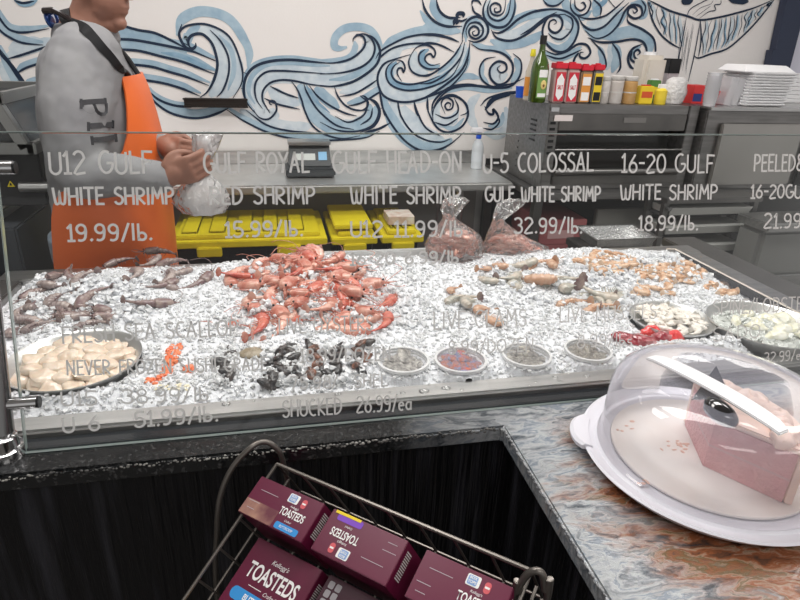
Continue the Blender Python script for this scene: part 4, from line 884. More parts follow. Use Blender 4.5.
# sleeve lettering
lt = MB()
def sl(pts, wpx): 
    P = drape(pts, .0025); n = Vector((0, -1, .1))
    P = [p for p in P]; ribbon(lt, catmull(P, 2), wpx*.0031, n, False, 0)
sl([(81, 103), (92, 102), (104, 101)], 4.2); sl([(81, 101), (82, 107)], 3); sl([(81, 108), (88, 113), (94, 112), (97, 102)], 0.1)
sl([(93, 104), (96, 111), (101, 114), (105, 112), (105, 103)], 3.0); sl([(104, 98), (105, 106)], 2.6); sl([(81, 99), (81, 109)], 2.2)
sl([(88, 126), (100, 125), (112, 124)], 4.2); sl([(88, 122), (88, 131)], 2.4); sl([(112, 120), (112, 128)], 2.4)
sl([(92, 140), (103, 139), (115, 137)], 4.2); sl([(91, 136), (92, 145)], 2.4); sl([(115, 133), (116, 142)], 2.4)
pch(lt.build('sleeve_letters', mat('charcoal_print', (.055, .055, .06), .8), smooth=False))
# bag in the hands
def bagmesh(prof, n=26, seed=0, amp=.12, fold=7):
    mb = MB(); rg = []
    for i, (z, rx, ry, ox, oy) in enumerate(prof):
        rg.append([(ox+rx*math.cos(2*PI*k/n)*(1+amp*math.sin(fold*2*PI*k/n+seed+i*.25)*(.4 if i < 5 else 1)+amp*noise.noise(Vector((k*.7, i*.8, seed)))),
                    oy+ry*math.sin(2*PI*k/n)*(1+amp*math.sin(fold*2*PI*k/n+seed+i*.3)*(.4 if i < 5 else 1)), z+.006*noise.noise(Vector((k*.8, i, seed+5)))) for k in range(n)])
    return mb.loft(rg)
bgp = aty(205, 180, 1.72)
tb_ = thing('shrimp_bag', 'clear plastic bag of white shrimp held in the hands of the person', 'bag', tuple(bgp))
prof = [(-.095, .02, .02, 0, 0), (-.09, .06, .045, 0, 0), (-.06, .075, .05, -.005, 0), (-.02, .062, .045, 0, 0), (.01, .030, .025, 0, 0), (.03, .016, .014, 0, 0), (.05, .022, .018, .006, 0), (.09, .034, .024, .02, 0), (.125, .040, .022, .03, 0), (.13, .01, .01, .03, 0)]
bm_ = bagmesh([(z+bgp.z, a, b, ox+bgp.x-.01, oy+1.72) for z, a, b, ox, oy in prof], seed=2); P_(bm_, 'bag_film', clear('milky_bag_plastic', (.9, .9, .92), diffuse=.42, dcol=(.92, .9, .9), rough=.15, bump=1.0, bscale=60, gain=2.0), tb_, angle=60)
HELD = (bgp.x-.012, 1.72, bgp.z-.05)

# ================================================================== DISPLAY CASE
DX0, DX1, DY0, DY1, RZ = -.62, 1.19, .900, 1.515, .93
t = thing('display_case', 'stainless steel iced seafood display case sunk into the counter', 'display case', (.3, 1.25, 0))
P_(MB().box((-1.45, .885, .10), (1.40, 1.62, .70)), 'case_body', mat('case_grey', (.20, .20, .20), .45, .6), t)
r = MB()
r.box((DX0-.06, .856, RZ-.02), (DX1+.1, DY0, RZ)); P_(r, 'front_rim', STEEL, t, bevel=.004)
P_(MB().box((DX0-.06, .853, .70), (DX1+.1, .8555, RZ-.004)), 'front_skirt', STEELD, t)
P_(MB().box((DX0-.8, .8255, .9152), (DX1+.7, .8528, .919)), 'front_channel', mat('blue_black_channel', (.018, .022, .028), .15, coat=.6), t)
P_(MB().box((DX0-.06, DY1, RZ-.03), (DX1+.1, DY1+.07, RZ+.004)), 'back_rim', STEEL, t, bevel=.004)
P_(MB().box((.10, DY1+.045, RZ+.004), (.56, DY1+.066, RZ+.028)), 'back_guide', STEELW, t, bevel=.003)
P_(MB().box((DX0-.10, .88, RZ-.03), (DX0, DY1, RZ+.004)), 'left_rim', STEELD, t, bevel=.004)
P_(MB().box((DX1, .88, RZ-.03), (DX1+.095, DY1+.068, RZ+.002)), 'right_rim', STEEL, t, bevel=.004)
P_(MB().box((DX1+.098, .88, RZ-.04), (DX1+.22, DY1+.20, RZ-.012)), 'right_shelf', STEELD, t, bevel=.004)
P_(MB().box((DX0-.005, .92, .70), (DX1+.005, DY1+.005, .86)), 'pan_floor', STEELD, t)
P_(MB().box((-1.45, 1.585, .10), (1.40, 1.62, RZ-.03)), 'rear_panel', STEEL, t)
g_ = MB(); g_.tube([(DX1-.006, DY0+.02, RZ+.020), (DX1-.006, DY1-.01, RZ+.020), (DX1-.03, DY1-.005, RZ+.020), (DX1-.035, DY1-.004, RZ-.0)], .0022, 6); P_(g_, 'guard_edge', mat('pale_acrylic_edge', (.80, .72, .62), .2, coat=1), t)
P_(MB().box((DX1-.0075, DY0+.02, RZ-.02), (DX1-.0045, DY1-.01, RZ+.019)), 'side_guard', CLEAR, t)
# water drops on the rim
DROP = clear('water_drop', (.93, .93, .93), rough=.02, gain=2.5)
for i, (px, py, s) in enumerate(((226, 404, 7), (254, 401, 2.4), (262, 400, 1.4), (338, 394, 6), (358, 391, 3), (390, 392, 2.5), (403, 393, 5), (424, 391, 9), (446, 388, 8), (462, 390, 4), (428, 385, 2.5), (555, 377, 5), (560, 381, 4), (587, 376, 6), (540, 399, 3), (590, 396, 2.5), (212, 403, 2), (536, 382, 3))):
    c = atz(px, py, RZ+.0003); s *= .00095
    c.y = min(max(c.y, .864), .893)
    o = MB().ell((0, 0, 0), (s*1.1, s*.9, s*.35), 14, 6).build('water_drop', DROP); o.location = (c.x, c.y, RZ+s*.12)
    finish(o, 'clear water drop on the front steel rim of the display', 'water drop', 'water drops on the steel rim')

# ------------------------------------------------------------------ ice
def sstep(a, b, x): x = min(max((x-a)/(b-a), 0), 1); return x*x*(3-2*x)
MNDS = [(.05, 1.42, .20, .12, .030), (-.33, 1.42, .14, .12, .012), (.08, 1.20, .20, .12, .012), (.62, 1.42, .30, .10, .016), (-.25, 1.2, .12, .1, .006), (.9, 1.40, .15, .12, .012)]
def H(x, y):
    e = sstep(0, .07, x-DX0)*sstep(0, .06, DX1-x)*sstep(-.005, .05, y-DY0)*sstep(-.012, .04, DY1-y)
    z = RZ-.014+.016*e+.026*sstep(1.0, 1.5, y)*e
    for cx, cy, sx, sy, h in MNDS: z += h*math.exp(-((x-cx)/sx)**2-((y-cy)/sy)**2)*e
    z += .007*noise.noise(Vector((x*9, y*9, 0)))*e+.004*noise.noise(Vector((x*26, y*26, 3)))*e
    return z
def onice(px, py):
    d = ray(px, py); lo = None; tt = (RZ+.12-CH)/d.z; t1 = (RZ-.03-CH)/d.z
    for i in range(80):
        q = tt+(t1-tt)*i/79; p = CP+d*q
        if p.z <= H(p.x, p.y): return p
    return CP+d*t1
# bowls push the ice out of their way
BOWLS = [(-.375, 1.055, .112), (.865, 1.060, .088), (1.055, .995, .118)]
MNDS += [(-.375, .945, .12, .03, .012), (.92, .95, .2, .03, .012)]
KEEP = []  # clear spots around the deli cups
CUPS = [((403, 363), 28, 'oyster'), ((465, 370), 28, 'clam'), ((529, 361), 27, 'cockle'), ((596, 361), 26, 'mussel')]
cupc = []
for (px, py), rpx, kd in CUPS:
    p = atz(px, py-2, .940); cupc.append((p.x, max(p.y, .954), rpx*.00172, kd)); KEEP.append((p.x, max(p.y, .954), rpx*.00172*.97))
def Hice(x, y):
    z = H(x, y)
    for bx_, by_, br in BOWLS:
        d = math.hypot(x-bx_, y-by_)
        if d < br+.006: z = min(z, RZ-.05+.07*sstep(br-.012, br+.006, d))
    for cx_, cy_, cr_ in KEEP:
        if (x-cx_)**2+(y-cy_)**2 < (cr_*.76)**2 and y > DY0+.012: z = min(z, RZ-.034)
        elif (x-cx_)**2+(y-cy_)**2 < (cr_*1.25)**2: z = max(z, RZ+.0045)
    return z
ICE = mat('crushed_ice_bed', (.79, .80, .83), .35, 0, (.74, .75, .79), 130, .3, 260, spec=.5)
ICEC = bpy.data.materials.new('ice_chip'); ICEC.use_nodes = True; nt = ICEC.node_tree; b = nt.nodes['Principled BSDF']
b.inputs['Base Color'].default_value = (.80, .81, .84, 1); b.inputs['Roughness'].default_value = .16; b.inputs['Subsurface Weight'].default_value = 1; b.inputs['Subsurface Radius'].default_value = (1, 1, 1); b.inputs['Subsurface Scale'].default_value = .006; b.inputs['Transmission Weight'].default_value = .05; b.inputs['IOR'].default_value = 1.31
ice = MB(); nx, ny = 330, 120
vs = [(DX0+(DX1-DX0)*i/nx, DY0-.004+(DY1-DY0+.008)*j/ny) for j in range(ny+1) for i in range(nx+1)]
vs = [(x, y, Hice(x, y)+.0035*noise.noise(Vector((x*90, y*90, 7)))) for x, y in vs]
ice.add(vs, [(j*(nx+1)+i, j*(nx+1)+i+1, (j+1)*(nx+1)+i+1, (j+1)*(nx+1)+i) for j in range(ny) for i in range(nx)])
ice.mi = 1
def chip(mb, p, s):
    M = Matrix.Translation(p)@Matrix.Rotation(rnd.uniform(0, 6.3), 4, Vector((rnd.gauss(0, 1), rnd.gauss(0, 1), rnd.gauss(0, 1))).normalized())
    v = [((a+rnd.uniform(-.45, .45))*s*.5, (b_+rnd.uniform(-.45, .45))*s*.5, (c_+rnd.uniform(-.45, .45))*s*.42) for a, b_, c_ in ((-1, -1, -1), (1, -1, -1), (1, 1, -1), (-1, 1, -1), (-1, -1, 1), (1, -1, 1), (1, 1, 1), (-1, 1, 1))]
    mb.add(v, [(3, 2, 1, 0), (4, 5, 6, 7), (0, 1, 5, 4), (1, 2, 6, 5), (2, 3, 7, 6), (3, 0, 4, 7)], M)
def inbowl(x, y, m=0): return any(math.hypot(x-a, y-b_) < r_+m for a, b_, r_ in BOWLS)
n = 0
while n < 17000:
    x, y = rnd.uniform(DX0+.01, DX1-.012), rnd.uniform(DY0+.003, DY1-.003)
    if inbowl(x, y, .004) or any(math.hypot(x-a, y-b_) < r_ for a, b_, r_ in KEEP): continue
    s = rnd.uniform(.0022, .0056)*(1.2 if y < 1.2 else 1.0)
    if -.1 < x < .35 and 1.1 < y < 1.5 and rnd.random() < .3: s = rnd.uniform(.006, .011)
    chip(ice, Vector((x, y, Hice(x, y)+s*.18)), s); n += 1
finish(ice.build('crushed_ice', [ICE, ICEC], angle=25), 'bed of crushed ice filling the steel display', 'ice', kind='stuff')

# ------------------------------------------------------------------ seafood
def shrimp_proto(tag, bodym, tailm, legm, head=False, curl=150, L=.10, fat=.012):
    r = bpy.data.objects.new('shrimp', None); COL.objects.link(r); r.empty_display_size = .01
    nseg = 35; R_ = L/math.radians(curl)*1.0; rg = []; cen = []
    for i in range(nseg+1):
        q = i/nseg; a = math.radians(-curl/2+curl*q)
        c = Vector((R_*math.sin(a), R_*math.cos(a)-R_*.6, 0)); nrm_ = Vector((math.sin(a), math.cos(a), 0))
        f = fat*(.62+.5*math.sin(PI*min(1, q*1.15+.05))**.7)*(1-.62*q**2.2)*(1 if q > .03 else .6)
        if head: f *= 1.18 if q < .38 else .95
        f *= 1-.20*((q*7) % 1)*(q > (.38 if head else 0))
        cen.append((c, nrm_, f)); rg.append([c+nrm_*f*1.12*math.cos(2*PI*k/10)+Vector((0, 0, 1))*f*.85*math.sin(2*PI*k/10) for k in range(10)])
    MB().loft(rg).build('body', bodym, r, angle=50)
    c, nr, f = cen[-1]; tdir = Vector((nr.y, -nr.x, 0)); tm = MB()
    for k, a in enumerate((-.7, -.25, .25, .7)):
        d = (tdir*math.cos(a)*1+Vector((0, 0, 1))*math.sin(a)).normalized(); s = d.cross(nr).normalized()
        Lf = fat*1.35; rr = []
        for q, w_ in ((0, .15), (.4, .38), (.8, .42), (1, .12)): 
            p = c+d*Lf*q-nr*fat*.1*q; rr.append([p+s*fat*w_, p+nr*fat*.07, p-s*fat*w_, p-nr*fat*.07])
        tm.loft(rr)
    tm.build('tail_fan', tailm, r, angle=50)
    lg = MB()
    for i in range(7):
        q = .12+i*.09; a = math.radians(-curl/2+curl*q); nr = Vector((math.sin(a), math.cos(a), 0)); c = Vector((R_*math.sin(a), R_*math.cos(a)-R_*.6, 0))
        for s in (-1, 1): lg.tube([c-nr*fat*.7+Vector((0, 0, s*fat*.4)), c-nr*fat*1.5+Vector((.0, 0, s*fat*.7))], [fat*.10, fat*.05], 5)
    if head:
        c, nr, f = cen[0]; td = Vector((-nr.y, nr.x, 0))
        lg.tube([c+nr*f*.6, c+nr*f*.6+td*fat*2.4+nr*fat*.4], [fat*.22, fat*.03], 5)
        for s in (-1, 1):
            lg.tube(catmull([c+td*fat*.2, c+td*fat*2+Vector((0, 0, s*fat)), c+td*fat*3.4-nr*fat*2+Vector((0, 0, s*fat*1.6)), c+td*fat*2-nr*fat*5+Vector((0, 0, s*fat*2))], 4), fat*.055, 4)
            for j in range(3): lg.tube([c-nr*fat*.5-td*fat*j*.9, c-nr*fat*2.3-td*fat*(j*.9-.6)+Vector((0, 0, s*fat*.6))], [fat*.09, fat*.04], 4)
    lg.build('legs', legm, r)
    if head:
        ey = MB()
        for s in (-1, 1): ey.ell(tuple(cen[0][0]+cen[0][1]*cen[0][2]*.5+Vector((0, 0, s*fat*.6))), (fat*.2,)*3, 8, 6)
        ey.build('eyes', BLACK, r)
    return r
RS = mat('royal_red_shrimp_shell', (.50, .12, .08), .22, 0, (.74, .42, .33), 42, coat=.6)
RS2 = mat('pink_shrimp_shell', (.58, .20, .14), .25, 0, (.78, .52, .43), 48, coat=.6)
GS = mat('grey_shrimp_shell', (.22, .17, .17), .22, 0, (.42, .34, .31), 50, coat=.6)
GS2 = mat('purple_brown_shell', (.17, .10, .11), .25, 0, (.34, .26, .23), 60, coat=.5)
CS = mat('colossal_shrimp_shell', (.36, .37, .33), .2, 0, (.58, .50, .42), 40, coat=.6)
CS2 = mat('orange_brown_shell', (.52, .27, .16), .25, 0, (.62, .42, .30), 50, coat=.6)
TS = mat('tan_shrimp_shell', (.58, .33, .19), .25, 0, (.74, .56, .42), 60, coat=.5)
PROT = {}
def proto(k, *a, **kw):
    PROT[k] = shrimp_proto(k, *a, **kw); PROT[k]['used'] = 0
proto('r1', RS, RS, RS, head=True, curl=110, L=.095, fat=.0115); proto('r2', RS2, RS, RS2, head=False, curl=150, L=.075, fat=.0115)
RS3 = mat('deep_red_shrimp_shell', (.46, .05, .035), .22, 0, (.70, .22, .15), 50, coat=.6); proto('r3', RS3, RS, RS3, head=True, curl=85, L=.10, fat=.010)
proto('g1', GS, GS2, GS2, curl=120, L=.085, fat=.0125); proto('g2', GS2, GS2, GS2, head=True, curl=80, L=.10, fat=.0105)
proto('c1', CS, GS2, CS, curl=115, L=.115, fat=.0155); proto('c2', CS2, CS2, CS2, curl=100, L=.10, fat=.0145)
proto('t1', TS, TS, TS, curl=165, L=.060, fat=.0085)
def put(k, p, label, group, sc=1.0, rot=None, name='shrimp', lift=.35):
    pr = PROT[k]
    rot = rot or (rnd.uniform(-.28, .28), rnd.uniform(-.28, .28), rnd.uniform(0, 6.28))
    if not pr['used']:
        o = pr; pr['used'] = 1; o.location = p; o.rotation_euler = rot; o.scale = (sc,)*3
    else: o = dup(pr, p, rot, sc)
    if 'used' in o and o is not pr: del o['used']
    finish(o, label, 'shrimp', group); return o
def icept(px, py, up=.0):
    p = onice(px, py); p.z += up; return p
# red pile
pile = [(255, 272), (268, 268), (282, 264), (298, 270), (308, 272), (322, 274), (338, 280), (346, 290), (364, 294), (318, 292), (300, 286), (288, 276), (276, 280), (266, 296), (316, 304), (334, 308), (354, 310), (262, 276), (252, 282), (240, 274), (276, 270), (292, 262), (306, 266), (318, 262), (300, 278), (286, 284), (270, 290), (330, 272), (344, 270), (356, 276), (350, 284), (336, 288), (322, 282), (310, 292), (296, 296), (330, 298), (352, 296), (366, 288), (374, 280), (380, 300), (372, 310), (360, 322), (344, 324), (378, 322), (322, 312), (300, 306), (262, 318), (250, 324), (272, 322), (290, 316), (240, 328), (310, 326), (326, 322), (256, 306), (282, 302), (342, 306), (300, 256), (312, 258), (330, 262), (358, 266), (370, 298)]
for i, (px, py) in enumerate(pile):
    if i == 2: px, py = 244, 279
    px += rnd.uniform(-4, 4); py += rnd.uniform(-3, 3)
    inner = (px-312)**2/55**2+(py-284)**2/28**2 < 1
    put(('r1', 'r2', 'r1', 'r3')[i % 4], icept(px, py, .010 if inner else .003), 'red head-on shrimp in the large pink pile heaped on the ice', 'red shrimp pile', rnd.uniform(.9, 1.3))
# left grey shrimp
for i, (px, py, k) in enumerate(((78, 276, 'g2'), (66, 279, 'g2'), (50, 286, 'g1'), (85, 281, 'g1'), (100, 302, 'g2'), (150, 262, 'g1'), (158, 256, 'g2'), (165, 278, 'g1'), (172, 284, 'g1'), (160, 283, 'g2'), (178, 274, 'g1'), (170, 268, 'g2'), (24, 316, 'g1'), (36, 306, 'g1'), (30, 326, 'g1'), (46, 316, 'g2'), (60, 312, 'g1'), (56, 322, 'g2'), (72, 316, 'g1'), (98, 322, 'g2'), (112, 322, 'g2'), (126, 318, 'g2'), (40, 328, 'g1'), (20, 332, 'g1'), (74, 324, 'g2'), (150, 302, 'g2'), (132, 276, 'g1'), (192, 280, 'g2'), (120, 266, 'g2'), (62, 300, 'g1'), (90, 328, 'g1'), (44, 296, 'g2'))):
    put(k, icept(px, py, .004), 'grey raw white shrimp lying on the ice at the left, above the scallops', 'grey shrimp on the left ice', rnd.uniform(.8, 1.05))
# colossal shrimp in the centre
for i, (px, py, k, s, rz) in enumerate(((520, 282, 'c1', .85, 1.2), (538, 280, 'c2', 1.0, 2.2), (560, 284, 'c1', .95, .2), (578, 292, 'c1', .9, .4), (604, 294, 'c1', 1.05, 3.2), (508, 278, 'c1', .7, 3.8), (488, 280, 'c1', .6, 2.0), (462, 302, 'c1', .7, .3), (474, 306, 'c1', .7, .9), (486, 314, 'c2', .6, .6), (496, 320, 'c2', .6, 1.8), (540, 268, 'c2', .8, .3), (520, 264, 'c1', .7, 2.9), (558, 266, 'c2', .7, 1.0), (574, 306, 'c2', .75, .2), (590, 302, 'c1', .7, 5.0), (600, 312, 'c2', .7, .1), (616, 306, 'c1', .6, 1.4), (500, 266, 'c2', .6, 2.0), (482, 270, 'c2', .55, 4.0), (456, 292, 'c2', .5, 1.0))):
    put(k, icept(px, py, .006), 'large grey and orange shell-on shrimp on the ice before the tied bags', 'colossal shrimp', s*1.2, (rnd.uniform(-.25, .25), rnd.uniform(-.25, .25), rz))
# tan shrimp on the right
tt = []
for cx, cy, sx, sy, nn in ((612, 262, 28, 7, 22), (650, 272, 14, 7, 12), (668, 276, 16, 7, 14), (690, 272, 14, 10, 18), (702, 262, 10, 6, 6), (724, 290, 14, 6, 8), (640, 292, 10, 4, 5), (600, 272, 14, 5, 6), (632, 264, 12, 5, 6), (660, 290, 10, 5, 3)):
    for q in range(nn): tt.append((cx+rnd.gauss(0, .55)*sx, cy+rnd.gauss(0, .55)*sy))
for px, py in tt:
    py = max(py, 256); put('t1', icept(px, py, .003), 'small tan shrimp scattered over the ice at the right rear', 'small tan shrimp', rnd.uniform(.75, 1.1))
# loose ice sitting between and on the shrimp (part of the ice bed's look)
ic2 = MB()
for i in range(1900):
    cx, cy, sx, sy = rnd.choice([(285, 370, 22, 18), (325, 366, 40, 20), (226, 368, 9, 18), (312, 292, 62, 24), (312, 292, 62, 24), (312, 305, 62, 18), (90, 300, 60, 24), (560, 285, 80, 22), (650, 270, 60, 14)])
    px, py = cx+rnd.uniform(-1, 1)*sx, cy+rnd.uniform(-1, 1)*sy
    if py < 254: continue
    p = onice(px, py)
    if not (DX0+.02 < p.x < DX1-.02 and DY0 < p.y < DY1-.004) or inbowl(p.x, p.y, .005): continue
    s = rnd.uniform(.005, .012); p.z += rnd.uniform(.001, .017)*(1 if abs(cx-312) < 1 else .6); chip(ic2, p, s)
finish(ic2.build('loose_ice', [ICEC], smooth=False), 'larger loose ice pieces heaped over the shrimp', 'ice', kind='stuff')

# steel bowls
BOWLM = mat('satin_bowl_steel', (.60, .60, .59), .32, .75)
def bowl(c, r, depth, rim_z, label, m=BOWLM, name='steel_bowl'):
    t = thing(name, label, 'bowl', (c[0], c[1], rim_z-depth))
    P_(MB().lathe([(r*.55, -depth), (r*.85, -depth*.65), (r*.97, -.004), (r*1.03, 0), (r*1.035, -.002), (r*1.0, -.008), (r*.88, -depth*.66-.002), (r*.56, -depth-.002)], 64, (c[0], c[1], rim_z), caps=False), 'bowl_wall', m, t)
    P_(MB().lathe([(r*.56, -depth-.002), (r*.56, -depth)], 48, (c[0], c[1], rim_z)), 'bowl_base', m, t)
    return t
bowl(BOWLS[0][:2], BOWLS[0][2], .040, .950, 'round steel bowl of cream scallops at the left front of the ice')
bowl(BOWLS[1][:2], BOWLS[1][2], .028, .950, 'shallow steel dish of pale peeled shrimp right of the centre')
bowl(BOWLS[2][:2], BOWLS[2][2], .045, .955, 'deep steel bowl of ice and lobster tails at the right edge')
SCAL = mat('scallop_flesh', (.72, .56, .43), .3, 0, (.84, .73, .61), 30, sss=.25, coat=.5)
pr = None
def put_copy(pr, p, rot, sc, label, cat, group):
    if not pr.get('u'): o = pr; pr['u'] = 1; o.location = p; o.rotation_euler = rot; o.scale = sc if isinstance(sc, tuple) else (sc,)*3
    else:
        o = dup(pr, p, rot, sc)
        if 'u' in o: del o['u']
    return finish(o, label, cat, group)
def blob(name, m, r, seed=0, amp=.15, n=18, k=12, fr=1.6):
    mb = MB().ell((0, 0, 0), (1, 1, 1), n, k)
    mb.v = [tuple(Vector((x*r[0], y*r[1], z*r[2]))*(1+amp*noise.noise(Vector((x*fr+seed, y*fr, z*fr))))) for x, y, z in mb.v]
    return mb.build(name, m)
sc0 = blob('scallop', SCAL, (.024, .021, .010), 3, .28)
pts = []
for ringr, cnt, zz in ((.082, 15, .934), (.055, 11, .934), (.028, 6, .936), (0, 1, .936), (.066, 12, .945), (.036, 7, .948), (.01, 2, .951)):
    for k in range(cnt):
        a = 2*PI*k/cnt+ringr*40; pts.append((BOWLS[0][0]+ringr*math.cos(a)+rnd.uniform(-.004, .004), BOWLS[0][1]+ringr*math.sin(a)+rnd.uniform(-.004, .004), zz+rnd.uniform(-.002, .002)))
for p in pts: put_copy(sc0, p, (rnd.uniform(-.3, .3), rnd.uniform(-.3, .3), rnd.uniform(0, 6)), rnd.uniform(.85, 1.15), 'fresh cream sea scallop in the round steel bowl at the left', 'scallop', 'scallops in the left bowl')
PEEL = mat('peeled_shrimp_flesh', (.82, .75, .67), .3, 0, (.88, .85, .81), 50, coat=.4)
proto('p1', PEEL, PEEL, PEEL, curl=170, L=.045, fat=.0070)
for k in range(70):
    a, rr = rnd.uniform(0, 6.28), .070*math.sqrt(rnd.random()); p = (BOWLS[1][0]+rr*math.cos(a), BOWLS[1][1]+rr*math.sin(a), .940+.012*(1-rr/.07)+rnd.uniform(0, .005))
    put('p1', p, 'peeled pale shrimp in the shallow steel dish', 'peeled shrimp in the dish', rnd.uniform(.8, 1.1))
ic3 = MB()
for k in range(700):
    a, rr = rnd.uniform(0, 6.28), .100*math.sqrt(rnd.random()); s = rnd.uniform(.007, .014)
    chip(ic3, Vector((BOWLS[2][0]+rr*math.cos(a), BOWLS[2][1]+rr*math.sin(a), .930+.016*(1-rr/.098)+rnd.uniform(0, .006))), s)
finish(ic3.build('bowl_ice', [mat('clear_ice_cube', (.84, .86, .83), .12, trans=.3, ior=1.31)], smooth=False), 'clear ice chunks filling the deep bowl at the right edge', 'ice', kind='stuff')
lob = blob('lobster_tail', mat('pale_yellow_flesh', (.80, .77, .58), .3, 0, (.86, .85, .78), 40, coat=.5), (.024, .015, .011), 5, .35)
for k in range(11):
    a = k*2.4; rr = .02+.0055*k; put_copy(lob, (BOWLS[2][0]+rr*math.cos(a)+.01, BOWLS[2][1]+rr*math.sin(a), .950), (rnd.uniform(-.3, .3), rnd.uniform(-.3, .3), rnd.uniform(0, 6)), rnd.uniform(.7, 1.05), 'pale yellow lobster tail in the deep icy bowl at the right', 'lobster tail', 'lobster tails in the bowl')
# deli cups with shellfish
SHELLS = {'oyster': mat('grey_oyster_shell', (.10, .09, .085), .5, 0, (.78, .74, .68), 50, .6, 90),
          'clam': mat('brown_clam_shell', (.50, .13, .07), .4, 0, (.20, .24, .42), 50, .3, 90, lo=.42, hi=.58),
          'cockle': mat('tan_cockle_shell', (.05, .045, .05), .35, 0, (.70, .66, .58), 50, .3, 90),
          'mussel': mat('grey_brown_mussel_shell', (.08, .07, .06), .3, 0, (.66, .61, .52), 50, .3, 80)}
def shellproto(name, m, a, b, h, ridg=0.0, flute=6, point=0.0):
    mb = MB(); rg = []
    for i in range(11):
        q = -1+2*i/10; rr = math.sqrt(max(1-q*q, .004)); ring = []
        for k in range(26):
            th = 2*PI*k/26; w_ = 1+ridg*math.sin(flute*th+1)*rr; x = a*rr*math.cos(th)*w_; y = b*rr*math.sin(th)*w_*(1-point*math.cos(th))
            ring.append((x, y, h*q*(1+.15*math.sin(10*x/a))))
        rg.append(ring)
    return mb.loft(rg).build(name, m, angle=30)
CUPW = clear('deli_cup_plastic', (.93, .93, .93), diffuse=.62, dcol=(.95, .95, .96), rough=.08)
LIDC = clear('deli_lid_plastic', (.93, .93, .94), diffuse=.06, rough=.05, gain=1.3)
names = {'oyster': 'leftmost, holding oysters', 'clam': 'second from the left, holding reddish clams', 'cockle': 'third from the left, holding grey clams', 'mussel': 'rightmost, holding mussels'}
for x, y, r, kd in cupc:
    z0, z1 = .902, .9385
    t = thing('deli_cup', 'round lidded clear deli cup in the front ice, %s' % names[kd], 'cup', (x, y, z0))
    P_(MB().lathe([(r*.8, 0), (r*.97, z1-z0-.003), (r*1.03, z1-z0), (r*.93, z1-z0-.001), (r*.77, .003)], 44, (x, y, z0)), 'cup_wall', CUPW, t)
    P_(MB().lathe([(r*1.05, 0), (r*1.05, .005), (r*.97, .005), (r*.94, .002), (r*.88, .002), (r*.86, .0035), (0.001, .0035)], 44, (x, y, z1), caps=False), 'cup_lid', LIDC, t)
    P_(MB().lathe([(r*1.055, 0), (r*1.06, .006), (r*.96, .0062), (r*.95, .002)], 44, (x, y, z1), caps=False), 'lid_rim', CUPW, t)
    m = SHELLS[kd]
    pr = {'oyster': lambda: shellproto('oyster', m, .021, .014, .006, .12, 5, .3), 'clam': lambda: shellproto('clam', m, .017, .014, .008, .02, 3), 'cockle': lambda: shellproto('cockle', m, .018, .013, .008, .03, 9), 'mussel': lambda: shellproto('mussel', m, .024, .010, .007, .02, 3, .35)}[kd]()
    for k in range(18):
        a = k*2.4; rr = r*.19*math.sqrt(k); rr = min(rr, r*.66)
        put_copy(pr, (x+rr*math.cos(a), y+rr*math.sin(a), .926+.0030*(k % 4)), (rnd.uniform(-.3, .3), rnd.uniform(-.3, .3), (a+PI/2 if kd == 'cockle' else rnd.uniform(0, 6))), rnd.uniform(.8, 1.0), '%s inside the clear deli cup that is %s' % (kd, {'oyster': 'leftmost', 'clam': 'second from left', 'cockle': 'third from left', 'mussel': 'rightmost'}[kd]), kd, '%ss in the deli cup' % kd)
# dark shellfish clusters along the front of the ice
DM = mat('black_mussel_shell', (.018, .018, .022), .3, 0, (.07, .055, .05), 40, .5, 60, coat=.4)
DM2 = mat('rusty_black_shell', (.03, .02, .018), .35, 0, (.30, .12, .07), 30, .5, 60, coat=.3)
ms = shellproto('mussel', DM, .024, .0105, .009, .10, 4, .4); ms2 = shellproto('mussel', DM2, .022, .012, .009, .15, 4, .3)
for (cx, cy, sx, sy, nn, lab, which) in ((226, 368, 4, 16, 7, 'leftmost thin strand', 0), (278, 372, 9, 18, 13, 'largest clump', 0), (294, 366, 8, 18, 8, 'clump right of the largest', 0), (318, 366, 8, 18, 9, 'middle clump', 1), (338, 361, 5, 12, 7, 'small clump right of the middle', 0), (359, 360, 7, 15, 9, 'rightmost rusty clump', 1)):
    for k in range(nn):
        px, py = cx+rnd.uniform(-1, 1)*sx, cy-sy+2*sy*(k+.5)/nn
        p = icept(px, min(py, 388), .006+.004*(k % 2))
        put_copy(ms2 if (which and k % 2) else ms, p, (rnd.uniform(-.7, .7), rnd.uniform(-.7, .7), rnd.uniform(0, 6)), rnd.uniform(.6, .95), 'black mussel shell in the %s on the front ice' % lab, 'mussel', 'mussels in the %s' % lab)
p = icept(253, 354, .002); o = shellproto('oyster', mat('brown_round_shell', (.25, .20, .13), .4, 0, (.42, .36, .28), 60, .3, 90), .026, .021, .008, .05, 7); o.location = p; finish(o, 'flat brown round oyster shell half buried left of the mussel clumps', 'oyster')
# orange roe strip
OR = mat('orange_roe', (.84, .13, .03), .3, 0, (.86, .26, .10), 90, .6, 150, coat=.5)
rb = MB()
for k in range(260):
    q = rnd.random(); px = 176-12*q+rnd.uniform(-6.5, 6.5)*(1-.3*q); py = 346+34*q
    if k > 125: px, py = 189+rnd.uniform(-4, 4), 370+rnd.uniform(-2, 2)
    if 110 < k <= 125: px, py = 152+rnd.uniform(-6, 8), 382+rnd.uniform(-3, 3)
    p = icept(px, py, .001+.004*rnd.random()); rb.ell(tuple(p), (rnd.uniform(.003, .006), rnd.uniform(.003, .006), .003), 8, 5)
finish(rb.build('salmon_roe', OR), 'bright orange strip of roe on the ice beside the scallop bowl', 'roe', kind='stuff')
gb = MB()
for k in range(60):
    p = icept(172+rnd.uniform(-18, 18), 388+rnd.uniform(-3, 3), .001); gb.ell(tuple(p), (.004, .003, .0022), 7, 5)
